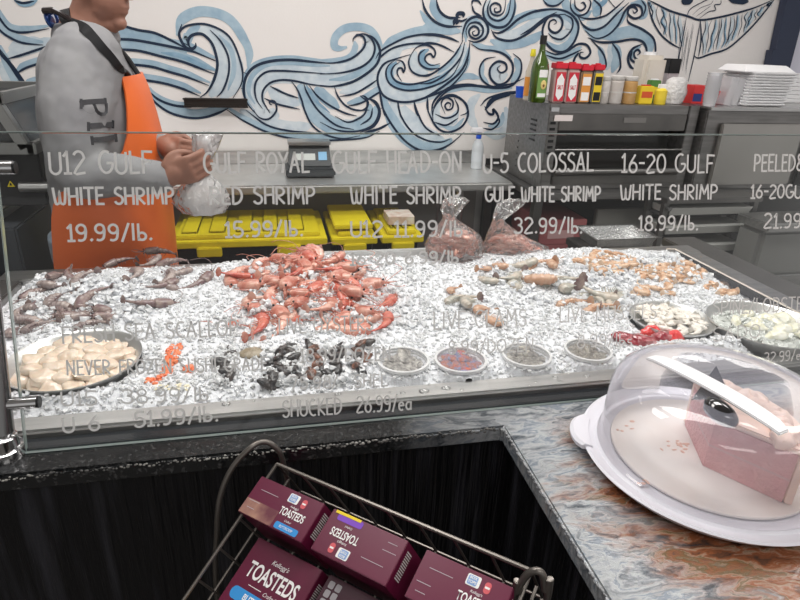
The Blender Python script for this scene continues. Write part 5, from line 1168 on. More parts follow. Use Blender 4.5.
finish(gb.build('pickled_ginger', mat('pale_yellow_ginger', (.78, .68, .42), .4, 0, (.85, .78, .6), 40, coat=.3)), 'pale yellow shreds on the ice below the orange roe', 'ginger', kind='stuff')
# red tuna pieces in thin film
TU = mat('dark_red_tuna', (.30, .02, .035), .25, 0, (.62, .30, .30), 50, coat=.8, lo=.45, hi=.7); TU2 = mat('bright_red_tuna', (.78, .03, .04), .25, 0, (.80, .10, .08), 20, coat=.8)
for i, (px, py, s, m, lab) in enumerate(((626, 341, (.020, .011, .008), TU, 'leftmost dark piece'), (642, 344, (.022, .012, .009), TU, 'second dark piece'), (652, 334, (.020, .009, .008), TU2, 'upper bright strip'), (661, 340, (.018, .012, .009), TU, 'third dark piece'), (674, 340, (.014, .011, .010), TU2, 'rightmost bright piece'))):
    o = blob('tuna_piece', m, tuple(1.5*q for q in s), i*2, .35); o.location = icept(px, py, .006); o.rotation_euler = (.1, .1, -.4+i*.25); finish(o, 'red tuna in clear film on the ice, %s' % lab, 'tuna')
# bags of shrimp on the rear rim
BS = mat('bagged_pink_shrimp', (.84, .34, .25), .3, 0, (.93, .62, .52), 60, coat=.5); proto('b1', BS, BS, BS, curl=140, L=.075, fat=.0115)
def shrimpbag(loc, sc, prof, label, seed, pts):
    t = thing('shrimp_bag', label, 'bag', loc)
    P_(bagmesh([(z*sc+loc[2], a*sc, b*sc, ox*sc+loc[0], oy*sc+loc[1]) for z, a, b, ox, oy in prof], 36, seed, .09, 9), 'bag_film', BAG, t, angle=50)
    for q in pts: put('b1', (loc[0]+q[0]*sc, loc[1]+q[1]*sc, loc[2]+q[2]*sc), 'pink shrimp inside the %s' % ('left tied bag' if seed == 1 else 'right tied bag'), 'shrimp in the %s' % ('left bag' if seed == 1 else 'right bag'), rnd.uniform(.58, .72))
def fill(prof, n):
    out = []; zs = [q[0] for q in prof]
    for k in range(n):
        z = .015+.052*(k/n); rx, ry, ox = (float(np.interp(z, zs, [q[j] for q in prof])) for j in (1, 2, 3))
        a, r_ = k*2.4, .62*math.sqrt(rnd.random()); out.append((ox+rx*r_*math.cos(a)*1.08, ry*r_*math.sin(a), z))
    return out
pA = aty(453, 262, 1.47); pB = aty(504, 256, 1.50)
zA, zB = H(pA.x, 1.47)+.002, H(pB.x, 1.50)+.004
pro = [(0, .045, .03, 0, 0), (.012, .074, .047, 0, 0), (.035, .076, .048, 0, 0), (.062, .060, .042, -.003, 0), (.085, .036, .030, -.010, 0), (.10, .018, .018, -.018, 0), (.108, .015, .015, -.02, 0), (.125, .024, .020, -.018, 0), (.148, .032, .02, -.006, 0), (.155, .02, .012, -.004, 0)]
pt = [(rnd.uniform(-.050, .046), rnd.uniform(-.024, .020), .016+.011*(k % 4)) for k in range(32)]; pt = fill(pro, 46)
shrimpbag((pA.x-.0, 1.462, zA-.004), 1.08, pro, 'tied clear bag of pink shrimp at the rear rim, left of the two', 1, pt)
pro2 = [(0, .06, .03, .01, 0), (.012, .095, .045, .01, 0), (.034, .094, .046, .008, 0), (.058, .066, .040, -.015, 0), (.085, .040, .030, -.034, 0), (.108, .018, .017, -.048, 0), (.116, .014, .014, -.05, 0), (.13, .022, .018, -.042, 0), (.158, .036, .02, -.022, 0), (.170, .03, .012, -.008, 0)]
pt = [(rnd.uniform(-.048, .070), rnd.uniform(-.022, .018), .016+.010*(k % 4)) for k in range(34)]; pt = fill(pro2, 50)
shrimpbag((pB.x+.02, 1.492, zB-.004), 1.02, pro2, 'tied clear bag of pink shrimp at the rear rim, right of the two', 2, pt)
for k in range(7):
    put('p1', (HELD[0]+rnd.uniform(-.035, .035), HELD[1]+rnd.uniform(-.02, .02), HELD[2]+rnd.uniform(-.02, .015)), 'pale shrimp inside the bag held by the person', 'shrimp in the held bag', 1.1)

# ================================================================== COUNTER
ct = thing('counter', 'L-shaped counter with glossy marbled epoxy top and black streaked front', 'counter', (.8, .5, 0))
em = bpy.data.materials.new('marbled_epoxy'); em.use_nodes = True; nt = em.node_tree; b = nt.nodes['Principled BSDF']; b.inputs['Roughness'].default_value = .14; b.inputs['Coat Weight'].default_value = .5
LK = nt.links.new
def nd(t_, **k):
    n_ = nt.nodes.new(t_)
    for a, v in k.items(): n_.inputs[a].default_value = v
    return n_
tc = nd('ShaderNodeTexCoord'); mp = nd('ShaderNodeMapping'); mp.inputs['Rotation'].default_value = (0, 0, math.radians(25)); mp.inputs['Scale'].default_value = (1, 2.3, 1); LK(tc.outputs['Object'], mp.inputs[0])
wn = nd('ShaderNodeTexNoise', Scale=5.0, Detail=5.0); LK(mp.outputs[0], wn.inputs['Vector'])
mxv = nd('ShaderNodeMix'); mxv.data_type = 'RGBA'; mxv.inputs[0].default_value = .30; LK(mp.outputs[0], mxv.inputs[6]); LK(wn.outputs['Color'], mxv.inputs[7])
n1 = nd('ShaderNodeTexNoise', Scale=9.0, Detail=8.0, Roughness=.62, Distortion=1.6); LK(mxv.outputs[2], n1.inputs['Vector'])
r1 = nd('ShaderNodeValToRGB'); cr = r1.color_ramp
for pos, c in ((.30, (.02, .025, .035)), (.38, (.12, .14, .16)), (.45, (.28, .30, .32)), (.52, (.46, .48, .49)), (.60, (.20, .24, .29)), (.70, (.58, .58, .57))):
    e = cr.elements.new(pos); e.color = (*c, 1)
cr.elements.remove(cr.elements[0]); LK(n1.outputs['Fac'], r1.inputs[0])
n2 = nd('ShaderNodeTexNoise', Scale=4.2, Detail=6.0, Roughness=.6, Distortion=1.2); LK(mxv.outputs[2], n2.inputs['Vector'])
r2 = nd('ShaderNodeValToRGB'); cr = r2.color_ramp
for pos, c in ((.36, (.03, .02, .02)), (.43, (.12, .05, .025)), (.49, (.27, .085, .03)), (.545, (.34, .22, .15)), (.58, (.14, .10, .045)), (.64, (.26, .10, .04)), (.72, (.05, .045, .05))):
    e = cr.elements.new(pos); e.color = (*c, 1)
cr.elements.remove(cr.elements[0]); LK(n1.outputs['Fac'], r2.inputs[0])
# where the orange pour lies: a diagonal band plus blotches
sx = nd('ShaderNodeSeparateXYZ'); LK(tc.outputs['Object'], sx.inputs[0])
def mth(op, a, b_=None):
    m = nt.nodes.new('ShaderNodeMath'); m.operation = op
    for i, v in enumerate((a, b_)):
        if v is None: continue
        if isinstance(v, (int, float)): m.inputs[i].default_value = v
        else: LK(v, m.inputs[i])
    return m.outputs[0]
# object space: x - .355 distance from the inner edge
dist = mth('SUBTRACT', sx.outputs[0], .46); dist = mth('MULTIPLY', dist, 9.0)
f1 = mth('ADD', dist, mth('MULTIPLY', mth('SUBTRACT', n2.outputs['Fac'], .5), 5.0)); f1 = mth('ADD', f1, .55)
cl = nt.nodes.new('ShaderNodeClamp'); LK(f1, cl.inputs[0])
back = mth('MULTIPLY', mth('SUBTRACT', .79, sx.outputs[1]), 14.0); cb = nt.nodes.new('ShaderNodeClamp'); LK(back, cb.inputs[0])
fac = mth('MULTIPLY', cl.outputs[0], cb.outputs[0])
m1 = nd('ShaderNodeMix'); m1.data_type = 'RGBA'; LK(fac, m1.inputs[0]); LK(r1.outputs[0], m1.inputs[6]); LK(r2.outputs[0], m1.inputs[7])
# fade to near-black speckled stone towards the left ledge
lf = mth('MULTIPLY', mth('SUBTRACT', mth('ADD', sx.outputs[0], mth('MULTIPLY', n2.outputs['Fac'], .25)), .30), 4.5); cf = nt.nodes.new('ShaderNodeClamp'); LK(lf, cf.inputs[0])
n3 = nd('ShaderNodeTexNoise', Scale=130.0, Detail=3.0); LK(tc.outputs['Object'], n3.inputs['Vector']); r3 = nd('ShaderNodeValToRGB'); r3.color_ramp.elements[0].position = .55; r3.color_ramp.elements[0].color = (.008, .009, .010, 1); r3.color_ramp.elements[1].position = .8; r3.color_ramp.elements[1].color = (.10, .10, .10, 1); LK(n3.outputs['Fac'], r3.inputs[0])
m2 = nd('ShaderNodeMix'); m2.data_type = 'RGBA'; LK(cf.outputs[0], m2.inputs[0]); LK(r3.outputs[0], m2.inputs[6]); LK(m1.outputs[2], m2.inputs[7]); LK(m2.outputs[2], b.inputs['Base Color'])
bp = nd('ShaderNodeBump', Strength=.25, Distance=.01); LK(n1.outputs['Fac'], bp.inputs['Height']); LK(bp.outputs[0], b.inputs['Normal'])
TZ_ = .915
top = MB()
out = [(-1.5, .775), (.355, .770), (.355, -.7), (1.9, -.7), (1.9, .852), (-1.5, .852)]
top.loft([[(x, y, TZ_-.03) for x, y in out], [(x, y, TZ_) for x, y in out]]); o = top.build('counter_top', em, bevel=.004); o.parent = ct; o.matrix_parent_inverse = Matrix.Translation(-Vector(ct.location))
# knobbly poured edge
ed = MB()
for i in range(230):
    x = -.45+i*.0036+rnd.uniform(-.002, .002); s = rnd.uniform(.0008, .0018)*(1+.5*(x > .05))
    if x < .352: ed.ell((x, .772-.001, TZ_-rnd.uniform(.001, .008)), (s*1.5, s, s), 7, 5)
P_(ed, 'poured_edge', mat('rough_edge_resin', (.03, .03, .03), .3, 0, (.42, .41, .38), 14, stretch=(1, 1, 1)), ct)
ed = MB()
for i in range(260):
    y = .765-i*.0034+rnd.uniform(-.001, .001); s = rnd.uniform(.001, .0024); ed.ell((.3555, y, TZ_-rnd.uniform(.001, .008)), (s, s*1.6, s), 7, 5)
P_(ed, 'poured_edge', mat('grey_edge_resin', (.30, .31, .32), .25), ct)
FRM = mat('black_streaked_front', (.004, .004, .005), .38, 0, (.05, .05, .062), 9, .7, 28, stretch=(4.5, 4.5, .22), lo=.5, hi=.85, detail=8)
fr = MB(); fr.loft([[(x, y, 0.0) for x, y in ((-1.48, .79), (.37, .79), (.37, -.68), (1.88, -.68), (1.88, .845), (-1.48, .845))], [(x, y, TZ_-.03) for x, y in ((-1.48, .79), (.37, .79), (.37, -.68), (1.88, -.68), (1.88, .845), (-1.48, .845))]])
P_(fr, 'counter_front', FRM, ct)

# ================================================================== GLASS GUARD
K = .14/.45
def gp(x, z, off=0.0): return Vector((x, .82+K*(z-TZ_)-off*.955, z+off*.297))
GN = Vector((0, -.955, .297))
GX0, GX1, GZ1 = -.386, 1.75, 1.3655
gt = thing('glass_guard', 'tall clear leaning glass sneeze guard lettered with white prices', 'glass guard', (.6, .83, TZ_))
def gslab(mb, x0, x1, z0, z1, t0, t1):
    mb.loft([[gp(x0, z0, t0), gp(x1, z0, t0), gp(x1, z0, t1), gp(x0, z0, t1)], [gp(x0, z1, t0), gp(x1, z1, t0), gp(x1, z1, t1), gp(x0, z1, t1)]])
p = MB(); p.add([gp(GX0, TZ_+.001, 0), gp(GX1, TZ_+.001, 0), gp(GX1, GZ1, 0), gp(GX0, GZ1, 0)], [(0, 1, 2, 3)]); p.add([gp(GX0, TZ_+.001, -.008), gp(GX1, TZ_+.001, -.008), gp(GX1, GZ1, -.008), gp(GX0, GZ1, -.008)], [(3, 2, 1, 0)])
me = p.build('glass_pane', GLASS, smooth=False); me.parent = gt; me.matrix_parent_inverse = Matrix.Translation(-Vector(gt.location))
e = MB(); gslab(e, GX0, GX1, GZ1-.0008, GZ1+.0008, 0, -.008); gslab(e, GX0-.0008, GX0+.0008, TZ_+.001, GZ1, 0, -.008); gslab(e, GX0, GX1, TZ_+.0005, TZ_+.0025, .001, -.009)
P_(e, 'polished_edge', GEDGE, gt)
INK = mat('white_paint_pen', (.78, .78, .77), .6)
def gpix(px, py):
    d = ray(px, py); tt = (.82+K*(CH-TZ_))/(d.y-K*d.z); q = CP+d*tt; return q.x, q.z
def gtext(s, tl, tr, h, wpx=2.0, name='price_lettering'):
    # tl, tr: photo position of the top-left and top-right of the line, h its height there
    ax, az = gpix(*tl); bx_, bz = gpix(*tr); _, cz = gpix(tl[0], tl[1]+h); hh = az-cz
    mb = write(s, lambda u, v: gp(ax+(bx_-ax)*u+hh*.02*v, az+(bz-az)*u-hh*(1-v), .0), wpx*.0018, GN, off=.0008)
    P_(mb, name, INK, gt, smooth=False)
for a in (('U12 GULF', (48, 152), (150, 151.5), 22), ('WHITE SHRIMP', (52, 188), (173, 188), 16.5), ('19.99/lb.', (67, 225), (151, 224), 16),
          ('GULF ROYAL', (203, 153), (308, 152.5), 20), ('RED SHRIMP', (209, 187), (314, 187), 17), ('15.99/lb.', (225, 222), (302, 221), 15),
          ('GULF HEAD-ON', (332, 152), (461, 152), 21), ('WHITE SHRIMP', (350, 187), (460, 187), 16.5), ('U12 11.99/lb', (350, 221), (462, 221), 15.5), ('16-20 6.99/lb', (350, 253), (458, 251), 12),
          ('U-5 COLOSSAL', (483, 154), (593, 153), 18.5), ('GULF WHITE SHRIMP', (485, 187), (600, 187), 14.5), ('32.99/lb.', (514, 218), (582, 218), 15),
          ('16-20 GULF', (622, 154), (713, 155), 18), ('WHITE SHRIMP', (620, 185), (717, 185), 14.5), ('18.99/lb.', (639, 216), (698, 216), 14),
          ('PEELED&D', (754, 155), (812, 155), 16), ('16-20GULF', (751, 185), (815, 185), 13), ('21.99/lb.', (764, 214), (824, 214), 14)):
    gtext(*a)
for a in (('FRESH SEA SCALLOP', (61, 327), (237, 320), 16, 1.6), ('NEVER FROZEN SUSHI GRADE', (66, 361), (266, 357), 14, 1.5), ('U15  38.99/lb', (60, 392), (208, 387), 14, 1.6), ('U 6   51.99/lb.', (62, 418), (217, 406), 15, 2.0),
          ('LIVE OYSTERS', (278, 319), (372, 315), 15, 1.3), ('18.99/DOZEN', (300, 349), (390, 347), 13, 1.6), ('75.98/  SHEL', (290, 377), (387, 374), 12, 1.5), ('SHUCKED  26.99/ea', (282, 401), (411, 394), 16, 1.7),
          ('LIVE CLAMS', (433, 312), (526, 309), 17, 1.5), ('8.99/DOZEN', (448, 341), (533, 338), 13, 1.4), ('LIVE MUSSELS', (559, 307), (656, 304), 15, 1.4), ('8.99/lbs', (577, 335), (632, 333), 12.5, 1.4),
          ('SPINE/LOBSTE', (713, 300), (802, 297), 14, 1.5), ('SADO', (713, 328), (760, 324), 13, 1.2), ('32.99/ea', (764, 353), (806, 349), 10, 1.2)):
    gtext(*a)
# post with clamps
pt_ = thing('guard_post', 'polished steel post with clamps holding the left edge of the glass', 'post', (-.412, .825, TZ_))
def pp(z, dx=0, off=.0): q = gp(-.412+dx, z, off); return q
P_(MB().tube([pp(TZ_+.006), pp(1.42)], .0145, 22), 'post_tube', mat('dark_post_steel', (.22, .22, .22), .22, 1), pt_)
P_(MB().lathe([(.026, 0), (.027, .004), (.027, .016), (.022, .018), (.021, .034), (.018, .036)], 30, tuple(pp(TZ_))), 'base_collar', CHROME, pt_)
for z in (.9895, 1.318):
    q = pp(z, .0, 0); P_(MB().tube([q+Vector((-.004, 0, 0)), q+Vector((.050, 0, 0))], .0095, 20), 'glass_clamp', CHROME, pt_)
    P_(MB().tube([q+Vector((.050, 0, 0)), q+Vector((.053, 0, 0))], .0088, 20), 'clamp_gasket', BLACK, pt_)
P_(MB().ell(tuple(pp(1.42)), (.0145, .0145, .010), 16, 8), 'post_cap', CHROME, pt_)

# ================================================================== CAKE CARRIER
CX, CY, CZ0 = .635, .632, TZ_+.0005
LAV = mat('white_carrier_plastic', (.78, .78, .84), .3)
cc = thing('cake_carrier', 'round white cake carrier with clear dome and white handle on the counter', 'cake carrier', (CX, CY, CZ0))
P_(MB().lathe([(.16, 0), (.172, .003), (.186, .016), (.189, .020), (.185, .022), (.176, .018), (.168, .017), (.164, .020), (.16, .017), (.0, .017)], 80, (CX, CY, CZ0)), 'carrier_base', LAV, cc)
for sgn in (PI*.86, -PI*.14):
    M = Matrix.Translation((CX, CY, CZ0))@Matrix.Rotation(sgn, 4, 'Z')
    mb = MB(); rg = []
    for k in range(9):
        a = -.22+.44*k/8; ro = .186+.020*math.sqrt(max(0, 1-(a/.235)**2)); ri = .178
        rg.append([tuple(M@Vector((r_*math.cos(a), r_*math.sin(a), z))) for r_, z in ((ri, .014), (ro, .016), (ro+.001, .022), (ro-.004, .026), (ri, .022))])
    P_(mb.loft(rg), 'side_tab', LAV, cc)
DR = .161; dz = CZ0+.019
DOME = clear('dome_plastic', (.985, .985, .995), diffuse=.11, dcol=(.80, .83, 1.0), rough=.04, gain=.8, ior=1.45)
prof = [(DR+.003, 0), (DR+.003, .004), (DR, .006), (DR-.001, .04), (DR-.003, .088), (DR-.009, .106), (DR-.023, .118), (DR-.050, .124), (DR-.072, .126), (DR-.076, .123), (.002, .123)]
P_(MB().lathe(prof, 96, (CX, CY, dz), caps=False), 'clear_dome', DOME, cc)
ha, hb = atz(651, 353, dz+.132), atz(786, 428, dz+.132)
u_ = (hb-ha).normalized(); v_ = Vector((-u_.y, u_.x, 0)); hl = (hb-ha).length
hd = MB(); rg = []
for q in np.linspace(0, 1, 15):
    wd = .0165*(1-.35*abs(2*q-1)**6) ; zz = dz+.1265+.010*math.sin(PI*min(max(q, 0), 1))**.5; c = ha+(hb-ha)*q
    rg.append([Vector((c.x, c.y, zz))+v_*wd, Vector((c.x, c.y, zz))-v_*wd, Vector((c.x, c.y, zz-.005))-v_*wd*.9, Vector((c.x, c.y, zz-.005))+v_*wd*.9])
P_(hd.loft(rg), 'carry_handle', WHITE, cc, bevel=.0015)
lp = atz(721, 412, dz+.118); M = Matrix.Translation(lp)@Matrix.Rotation(math.atan2(u_.y, u_.x), 4, 'Z')@Matrix.Rotation(.25, 4, 'Y')
P_(MB().ell((0, 0, 0), (.026, .0165, .013), 24, 14, M), 'latch_button', mat('glossy_black_button', (.008, .008, .009), .08, coat=1), cc)
P_(MB().lathe([(.015, .0), (.018, .002), (.015, .004)], 24, M=M@Matrix.Translation((0, 0, -.008)), caps=True, sx=1.3), 'latch_ring', mat('smoked_ring', (.25, .25, .27), .2), cc)
# cake board and cake
KB = mat('cake_board_cream', (.88, .85, .82), .55, 0, (.86, .80, .75), 12)
bz_ = CZ0+.0175
bd = MB().lathe([(.142, 0), (.143, .001), (.143, .0035), (.142, .0045)], 80, (CX, CY, bz_)); bo_ = bd.build('cake_board', KB); finish(bo_, 'round cream cake board with frosting smears inside the dome', 'cake board')
SP = mat('pink_sponge', (.76, .42, .42), .85, 0, (.80, .48, .47), 40, .5, 160); FR = mat('blush_frosting', (.92, .70, .60), .5, 0, (.93, .76, .68), 10, .35, 30, sss=.1)
ky = thing('cake', 'half-eaten pink layer cake with blush frosting under the clear dome', 'cake', (.62, .60, bz_+.005))
TIP = Vector((.602, .600)); KR = .105; kz = bz_+.005
a0, a1 = math.radians(-57), math.radians(68)
def wedge(mb, r0, r1, z0, z1, a0=a0, a1=a1, n=18, jag=0.0):
    pts = [(TIP.x+r0*math.cos((a0+a1)/2), TIP.y+r0*math.sin((a0+a1)/2))] if r0 < .02 else [(TIP.x+r0*math.cos(a1+(a0-a1)*k/n), TIP.y+r0*math.sin(a1+(a0-a1)*k/n)) for k in range(n+1)]
    pts += [(TIP.x+r1*math.cos(a0+(a1-a0)*k/n), TIP.y+r1*math.sin(a0+(a1-a0)*k/n)) for k in range(n+1)]
    N_ = len(pts); vs = [(x, y, z0) for x, y in pts]+[(x, y, z1) for x, y in pts]
    mb.add(vs, [tuple(range(N_))[::-1], tuple(N_+k for k in range(N_))]+[(k, (k+1) % N_, N_+(k+1) % N_, N_+k) for k in range(N_)])
    return mb
P_(wedge(MB(), .0, KR, kz, kz+.036), 'sponge_layer', SP, ky, smooth=False); P_(wedge(MB(), .0, KR, kz+.039, kz+.078), 'sponge_layer', SP, ky, smooth=False)
P_(wedge(MB(), .0, KR+.001, kz+.036, kz+.039), 'frosting_filling', mat('mauve_filling', (.72, .48, .48), .6), ky, smooth=False)
P_(wedge(MB(), .0, KR+.010, kz+.078, kz+.086), 'top_frosting', FR, ky, bevel=.002); P_(wedge(MB(), KR, KR+.011, kz, kz+.078), 'side_frosting', FR, ky, bevel=.002)
sw = MB()
for k in range(11):
    a = a0+.1+(a1-a0-.2)*k/10; rr = KR-.022+.006*math.sin(k*2.3); c = Vector((TIP.x+rr*math.cos(a), TIP.y+rr*math.sin(a), kz+.090))
    j0 = len(sw.v); sw.ell((0, 0, 0), (.022, .015, .012), 16, 10)
    Mk = Matrix.Translation(c)@Matrix.Rotation(a+PI/2+.5*math.sin(k*1.7), 4, 'Z')
    sw.v[j0:] = [tuple(Mk@(Vector(v)*(1+.35*noise.noise(Vector(v)*90+Vector((k*3, 0, 0)))))) for v in sw.v[j0:]]
P_(sw, 'frosting_swirls', FR, ky)
sm = MB()
for k in range(26):
    a, r_ = rnd.uniform(0, 6.3), rnd.uniform(0, 1)
    if k < 16: x, y = atz(677+rnd.gauss(0, 7), 444+rnd.gauss(0, 5), bz_+.005)[:2]
    elif k < 21: x, y = atz(628+rnd.gauss(0, 4), 426+rnd.gauss(0, 3), bz_+.005)[:2]
    else: x, y = atz(646+rnd.gauss(0, 4), 481+rnd.gauss(0, 2), bz_+.005)[:2]
    sm.ell((x, y, bz_+.0048), (rnd.uniform(.002, .005), rnd.uniform(.0015, .004), .0008), 8, 4)
o = sm.build('frosting_smears', mat('smear_frosting', (.78, .52, .42), .6)); o.parent = bo_
# black price card
c0_, c1_, c2_ = atz(716, 366, kz+.118), atz(691, 400, kz+.092), atz(731, 398, kz+.088)
cd = MB(); n_c = Vector((-.25, -.6, .6)).normalized()*.0012
cd.loft([[c0_, c1_, c2_], [c0_+n_c, c1_+n_c, c2_+n_c]]); tcard = thing('price_card', 'small black triangular card standing on the pink cake', 'card', tuple(c1_)); P_(cd, 'card_face', mat('matte_black_card', (.015, .015, .017), .6), tcard, smooth=False)
up_ = (c0_-(c1_+c2_)/2).normalized(); rt = (c2_-c1_).normalized(); cc0 = (c0_+c1_+c2_)/3+n_c*1.4
P_(write('TE', lambda u, v: cc0+rt*(-.007+.014*u)+up_*(-.001+.009*v), .0008, n_c.normalized(), off=.0003), 'chalk_letters', PAPER, tcard, smooth=False)

# ================================================================== CRACKER RACK
n_ax = Vector((-.395, -.245, .885)).normalized(); u_ax = Vector((.69, -.715, .11)).normalized(); u_ax = (u_ax-n_ax*u_ax.dot(n_ax)).normalized(); v_ax = n_ax.cross(u_ax).normalized()
if v_ax.y > 0: v_ax = -v_ax
O0 = CP+(Vector((-.040, .730, .90))-CP)*.97
def bk(a, b_, h=0.0): return O0+u_ax*a+v_ax*b_+n_ax*h
def ab(px, py, h):
    p = atp(px, py, bk(0, 0, h), n_ax); d = p-O0; return d.dot(u_ax), d.dot(v_ax)
MAROON = mat('maroon_box_card', (.115, .008, .035), .35, 0, (.13, .010, .04), 4); MAROON2 = mat('dark_maroon_card', (.045, .006, .018), .35)
BB = mat('bright_blue_banner', (.03, .26, .62), .5); PURP = mat('purple_banner', (.20, .06, .50), .5); YB = mat('yellow_banner', (.80, .60, .02), .5); BADGE = mat('badge_blue', (.25, .40, .68), .5); RB = mat('badge_red', (.62, .10, .12), .5); TANP = mat('toast_tan_print', (.13, .03, .045), .5, 0, (.46, .26, .18), 14, lo=.42, hi=.6)
GOLD = mat('golden_cracker', (.72, .42, .08), .6, 0, (.82, .58, .2), 50)
def textmesh(s, name, size, org, du, dv, m, parent, shear=0, squash=1.0, bold=0.0, ext=.0002):
    cu = bpy.data.curves.new(name, 'FONT'); cu.body = s; cu.size = size; cu.align_x = 'CENTER'; cu.align_y = 'CENTER'; cu.shear = shear; cu.offset = bold; cu.extrude = 0
    tmp = bpy.data.objects.new(name, cu); dg = bpy.context.evaluated_depsgraph_get(); 
    COL.objects.link(tmp); dg.update(); me = bpy.data.meshes.new_from_object(tmp.evaluated_get(dg)); bpy.data.objects.remove(tmp)
    du, dv = du.normalized(), dv.normalized(); nn = du.cross(dv)
    for v in me.vertices: x, y = v.co.x, v.co.y; v.co = Vector(org)+du*x*squash+dv*y+nn*ext
    me.materials.clear(); me.materials.append(m); o = bpy.data.objects.new(name, me); COL.objects.link(o); o.parent = parent; o.matrix_parent_inverse = Matrix.Translation(-Vector(parent.location)); return o
def quad(a0, b0, a1, b1, h, frame): return [frame(a, b_, h) for a, b_ in ((a0, b0), (a1, b0), (a1, b1), (a0, b1))]
def patch(name, a0, b0, a1, b1, h, frame, m, parent, rr=0.0):
    if rr:
        P2 = []
        for cx_, cy_, s0 in ((a1-rr, b0+rr, -90), (a1-rr, b1-rr, 0), (a0+rr, b1-rr, 90), (a0+rr, b0+rr, 180)):
            for k in range(6): t_ = math.radians(s0+90*k/5); P2.append((cx_+rr*math.cos(t_), cy_+rr*math.sin(t_)))
        vs = [frame(a, b_, h) for a, b_ in P2]
    else: vs = quad(a0, b0, a1, b1, h, frame)
    mb = MB().add(vs, [tuple(range(len(vs)))]); return P_(mb, name, m, parent, smooth=False)
def boxsolid(a0, b0, a1, b1, h0, h1, name, m, parent, frame=bk):
    return P_(MB().loft([quad(a0, b0, a1, b1, h0, frame), quad(a0, b0, a1, b1, h1, frame)]), name, m, parent, bevel=.0008, angle=20)
FB = 'back row of the wire rack'
def topbox(a0, w_, dep, label, flip, variant):
    t = thing('cracker_box', label, 'cracker box', tuple(bk(a0, 0, -.09)))
    boxsolid(a0, 0, a0+w_, dep, -.088, 0, 'carton', MAROON, t)
    cx_, cy_ = a0+w_*.5, dep*.5
    def fr_(a, b_, h):  # local frame, flipped half a turn when the box faces the other way
        if flip: a, b_ = 2*cx_-a, 2*cy_-b_
        return bk(a, b_, h)
    du = u_ax*(-1 if flip else 1); dv = -v_ax*(-1 if flip else 1)
    hh = .0004
    if variant == 'tan': patch('toast_print', a0+.001, dep*.60, a0+w_*.52, dep*.985, hh*.6, fr_, TANP, t)
    textmesh('TOASTEDS', 'brand_word', .0145, fr_(a0+w_*.70, dep*.55, hh), du, dv, PAPER, t, squash=.62, bold=.0003)
    textmesh("Kellogg's", 'brand_script', .0042, fr_(a0+w_*.68, dep*.38, hh), du, dv, PAPER, t, shear=.3)
    textmesh('Crafted', 'sub_script', .0038, fr_(a0+w_*.70, dep*.73, hh), du, dv, PAPER, t, shear=.3)
    patch('flavour_banner', a0+w_*.56, dep*.80, a0+w_*.90, dep*.965, hh, fr_, BB if variant != 'purple' else PURP, t, .003)
    if variant != 'purple': textmesh('BUTTERCRISP', 'flavour_word', .0048, fr_(a0+w_*.73, dep*.885, hh*2), du, dv, PAPER, t, squash=.8)
    patch('coupon_badge', a0+w_*.53, dep*.08, a0+w_*.68, dep*.30, hh, fr_, PAPER, t, .002); patch('coupon_badge_blue', a0+w_*.545, dep*.10, a0+w_*.65, dep*.28, hh*2, fr_, BADGE, t, .002)
    textmesh('BOX', 'badge_word', .0042, fr_(a0+w_*.60, dep*.145, hh*3), du, dv, PAPER, t, bold=.0001); textmesh('TOPS', 'badge_word', .0042, fr_(a0+w_*.60, dep*.225, hh*3), du, dv, PAPER, t, bold=.0001)
    patch('red_seal', a0+w_*.73, dep*.10, a0+w_*.80, dep*.32, hh, fr_, RB, t, .0035); patch('seal_line', a0+w_*.74, dep*.19, a0+w_*.79, dep*.23, hh*2, fr_, PAPER, t)
    if variant == 'purple': patch('yellow_banner', a0+w_*.60, dep*.93, a0+w_*.95, dep*.995, hh*2, fr_, YB, t)
    for q0, q1, bb in ((.05, .22, .62), (.08, .20, .80), (.12, .40, .30)): patch('small_print', a0+w_*q0, dep*bb, a0+w_*q1, dep*(bb+.014), hh*1.5, fr_, mat('grey_small_print', (.45, .38, .42), .6), t)
    # spine text on the right side
    Mz = lambda k: bk(a0+w_+.0003, dep*(.5), -.040)
    textmesh('TOASTEDS', 'spine_word', .011, bk(a0+w_+.0004, dep*.45, -.03), -n_ax, -v_ax, PAPER, t, squash=.7) if False else None
    s_ = MB()
    for k in range(12): s_.add([bk(a0+w_+.0003, dep*.15+k*.003, -.010), bk(a0+w_+.0003, dep*.15+k*.003+.0014, -.010), bk(a0+w_+.0003, dep*.15+k*.003+.0014, -.026), bk(a0+w_+.0003, dep*.15+k*.003, -.026)], [(0, 1, 2, 3)])
    P_(s_, 'bar_code', PAPER, t, smooth=False)
topbox(.0, ab(326, 502, 0)[0], .0565, 'maroon cracker box at the left of the rear row, blue banner upright', False, 'tan')
a_, b_ = ab(335, 507, 0); topbox(a_, ab(408.5, 541, 0)[0]-a_, .0575, 'maroon cracker box in the middle of the rear row, upside down with purple banner', True, 'purple')
a_, b_ = ab(426.5, 550, 0); topbox(a_, ab(512, 592, 0)[0]-a_, .0575, 'maroon cracker box at the right of the rear row, blue badge at its corner', False, 'plain')
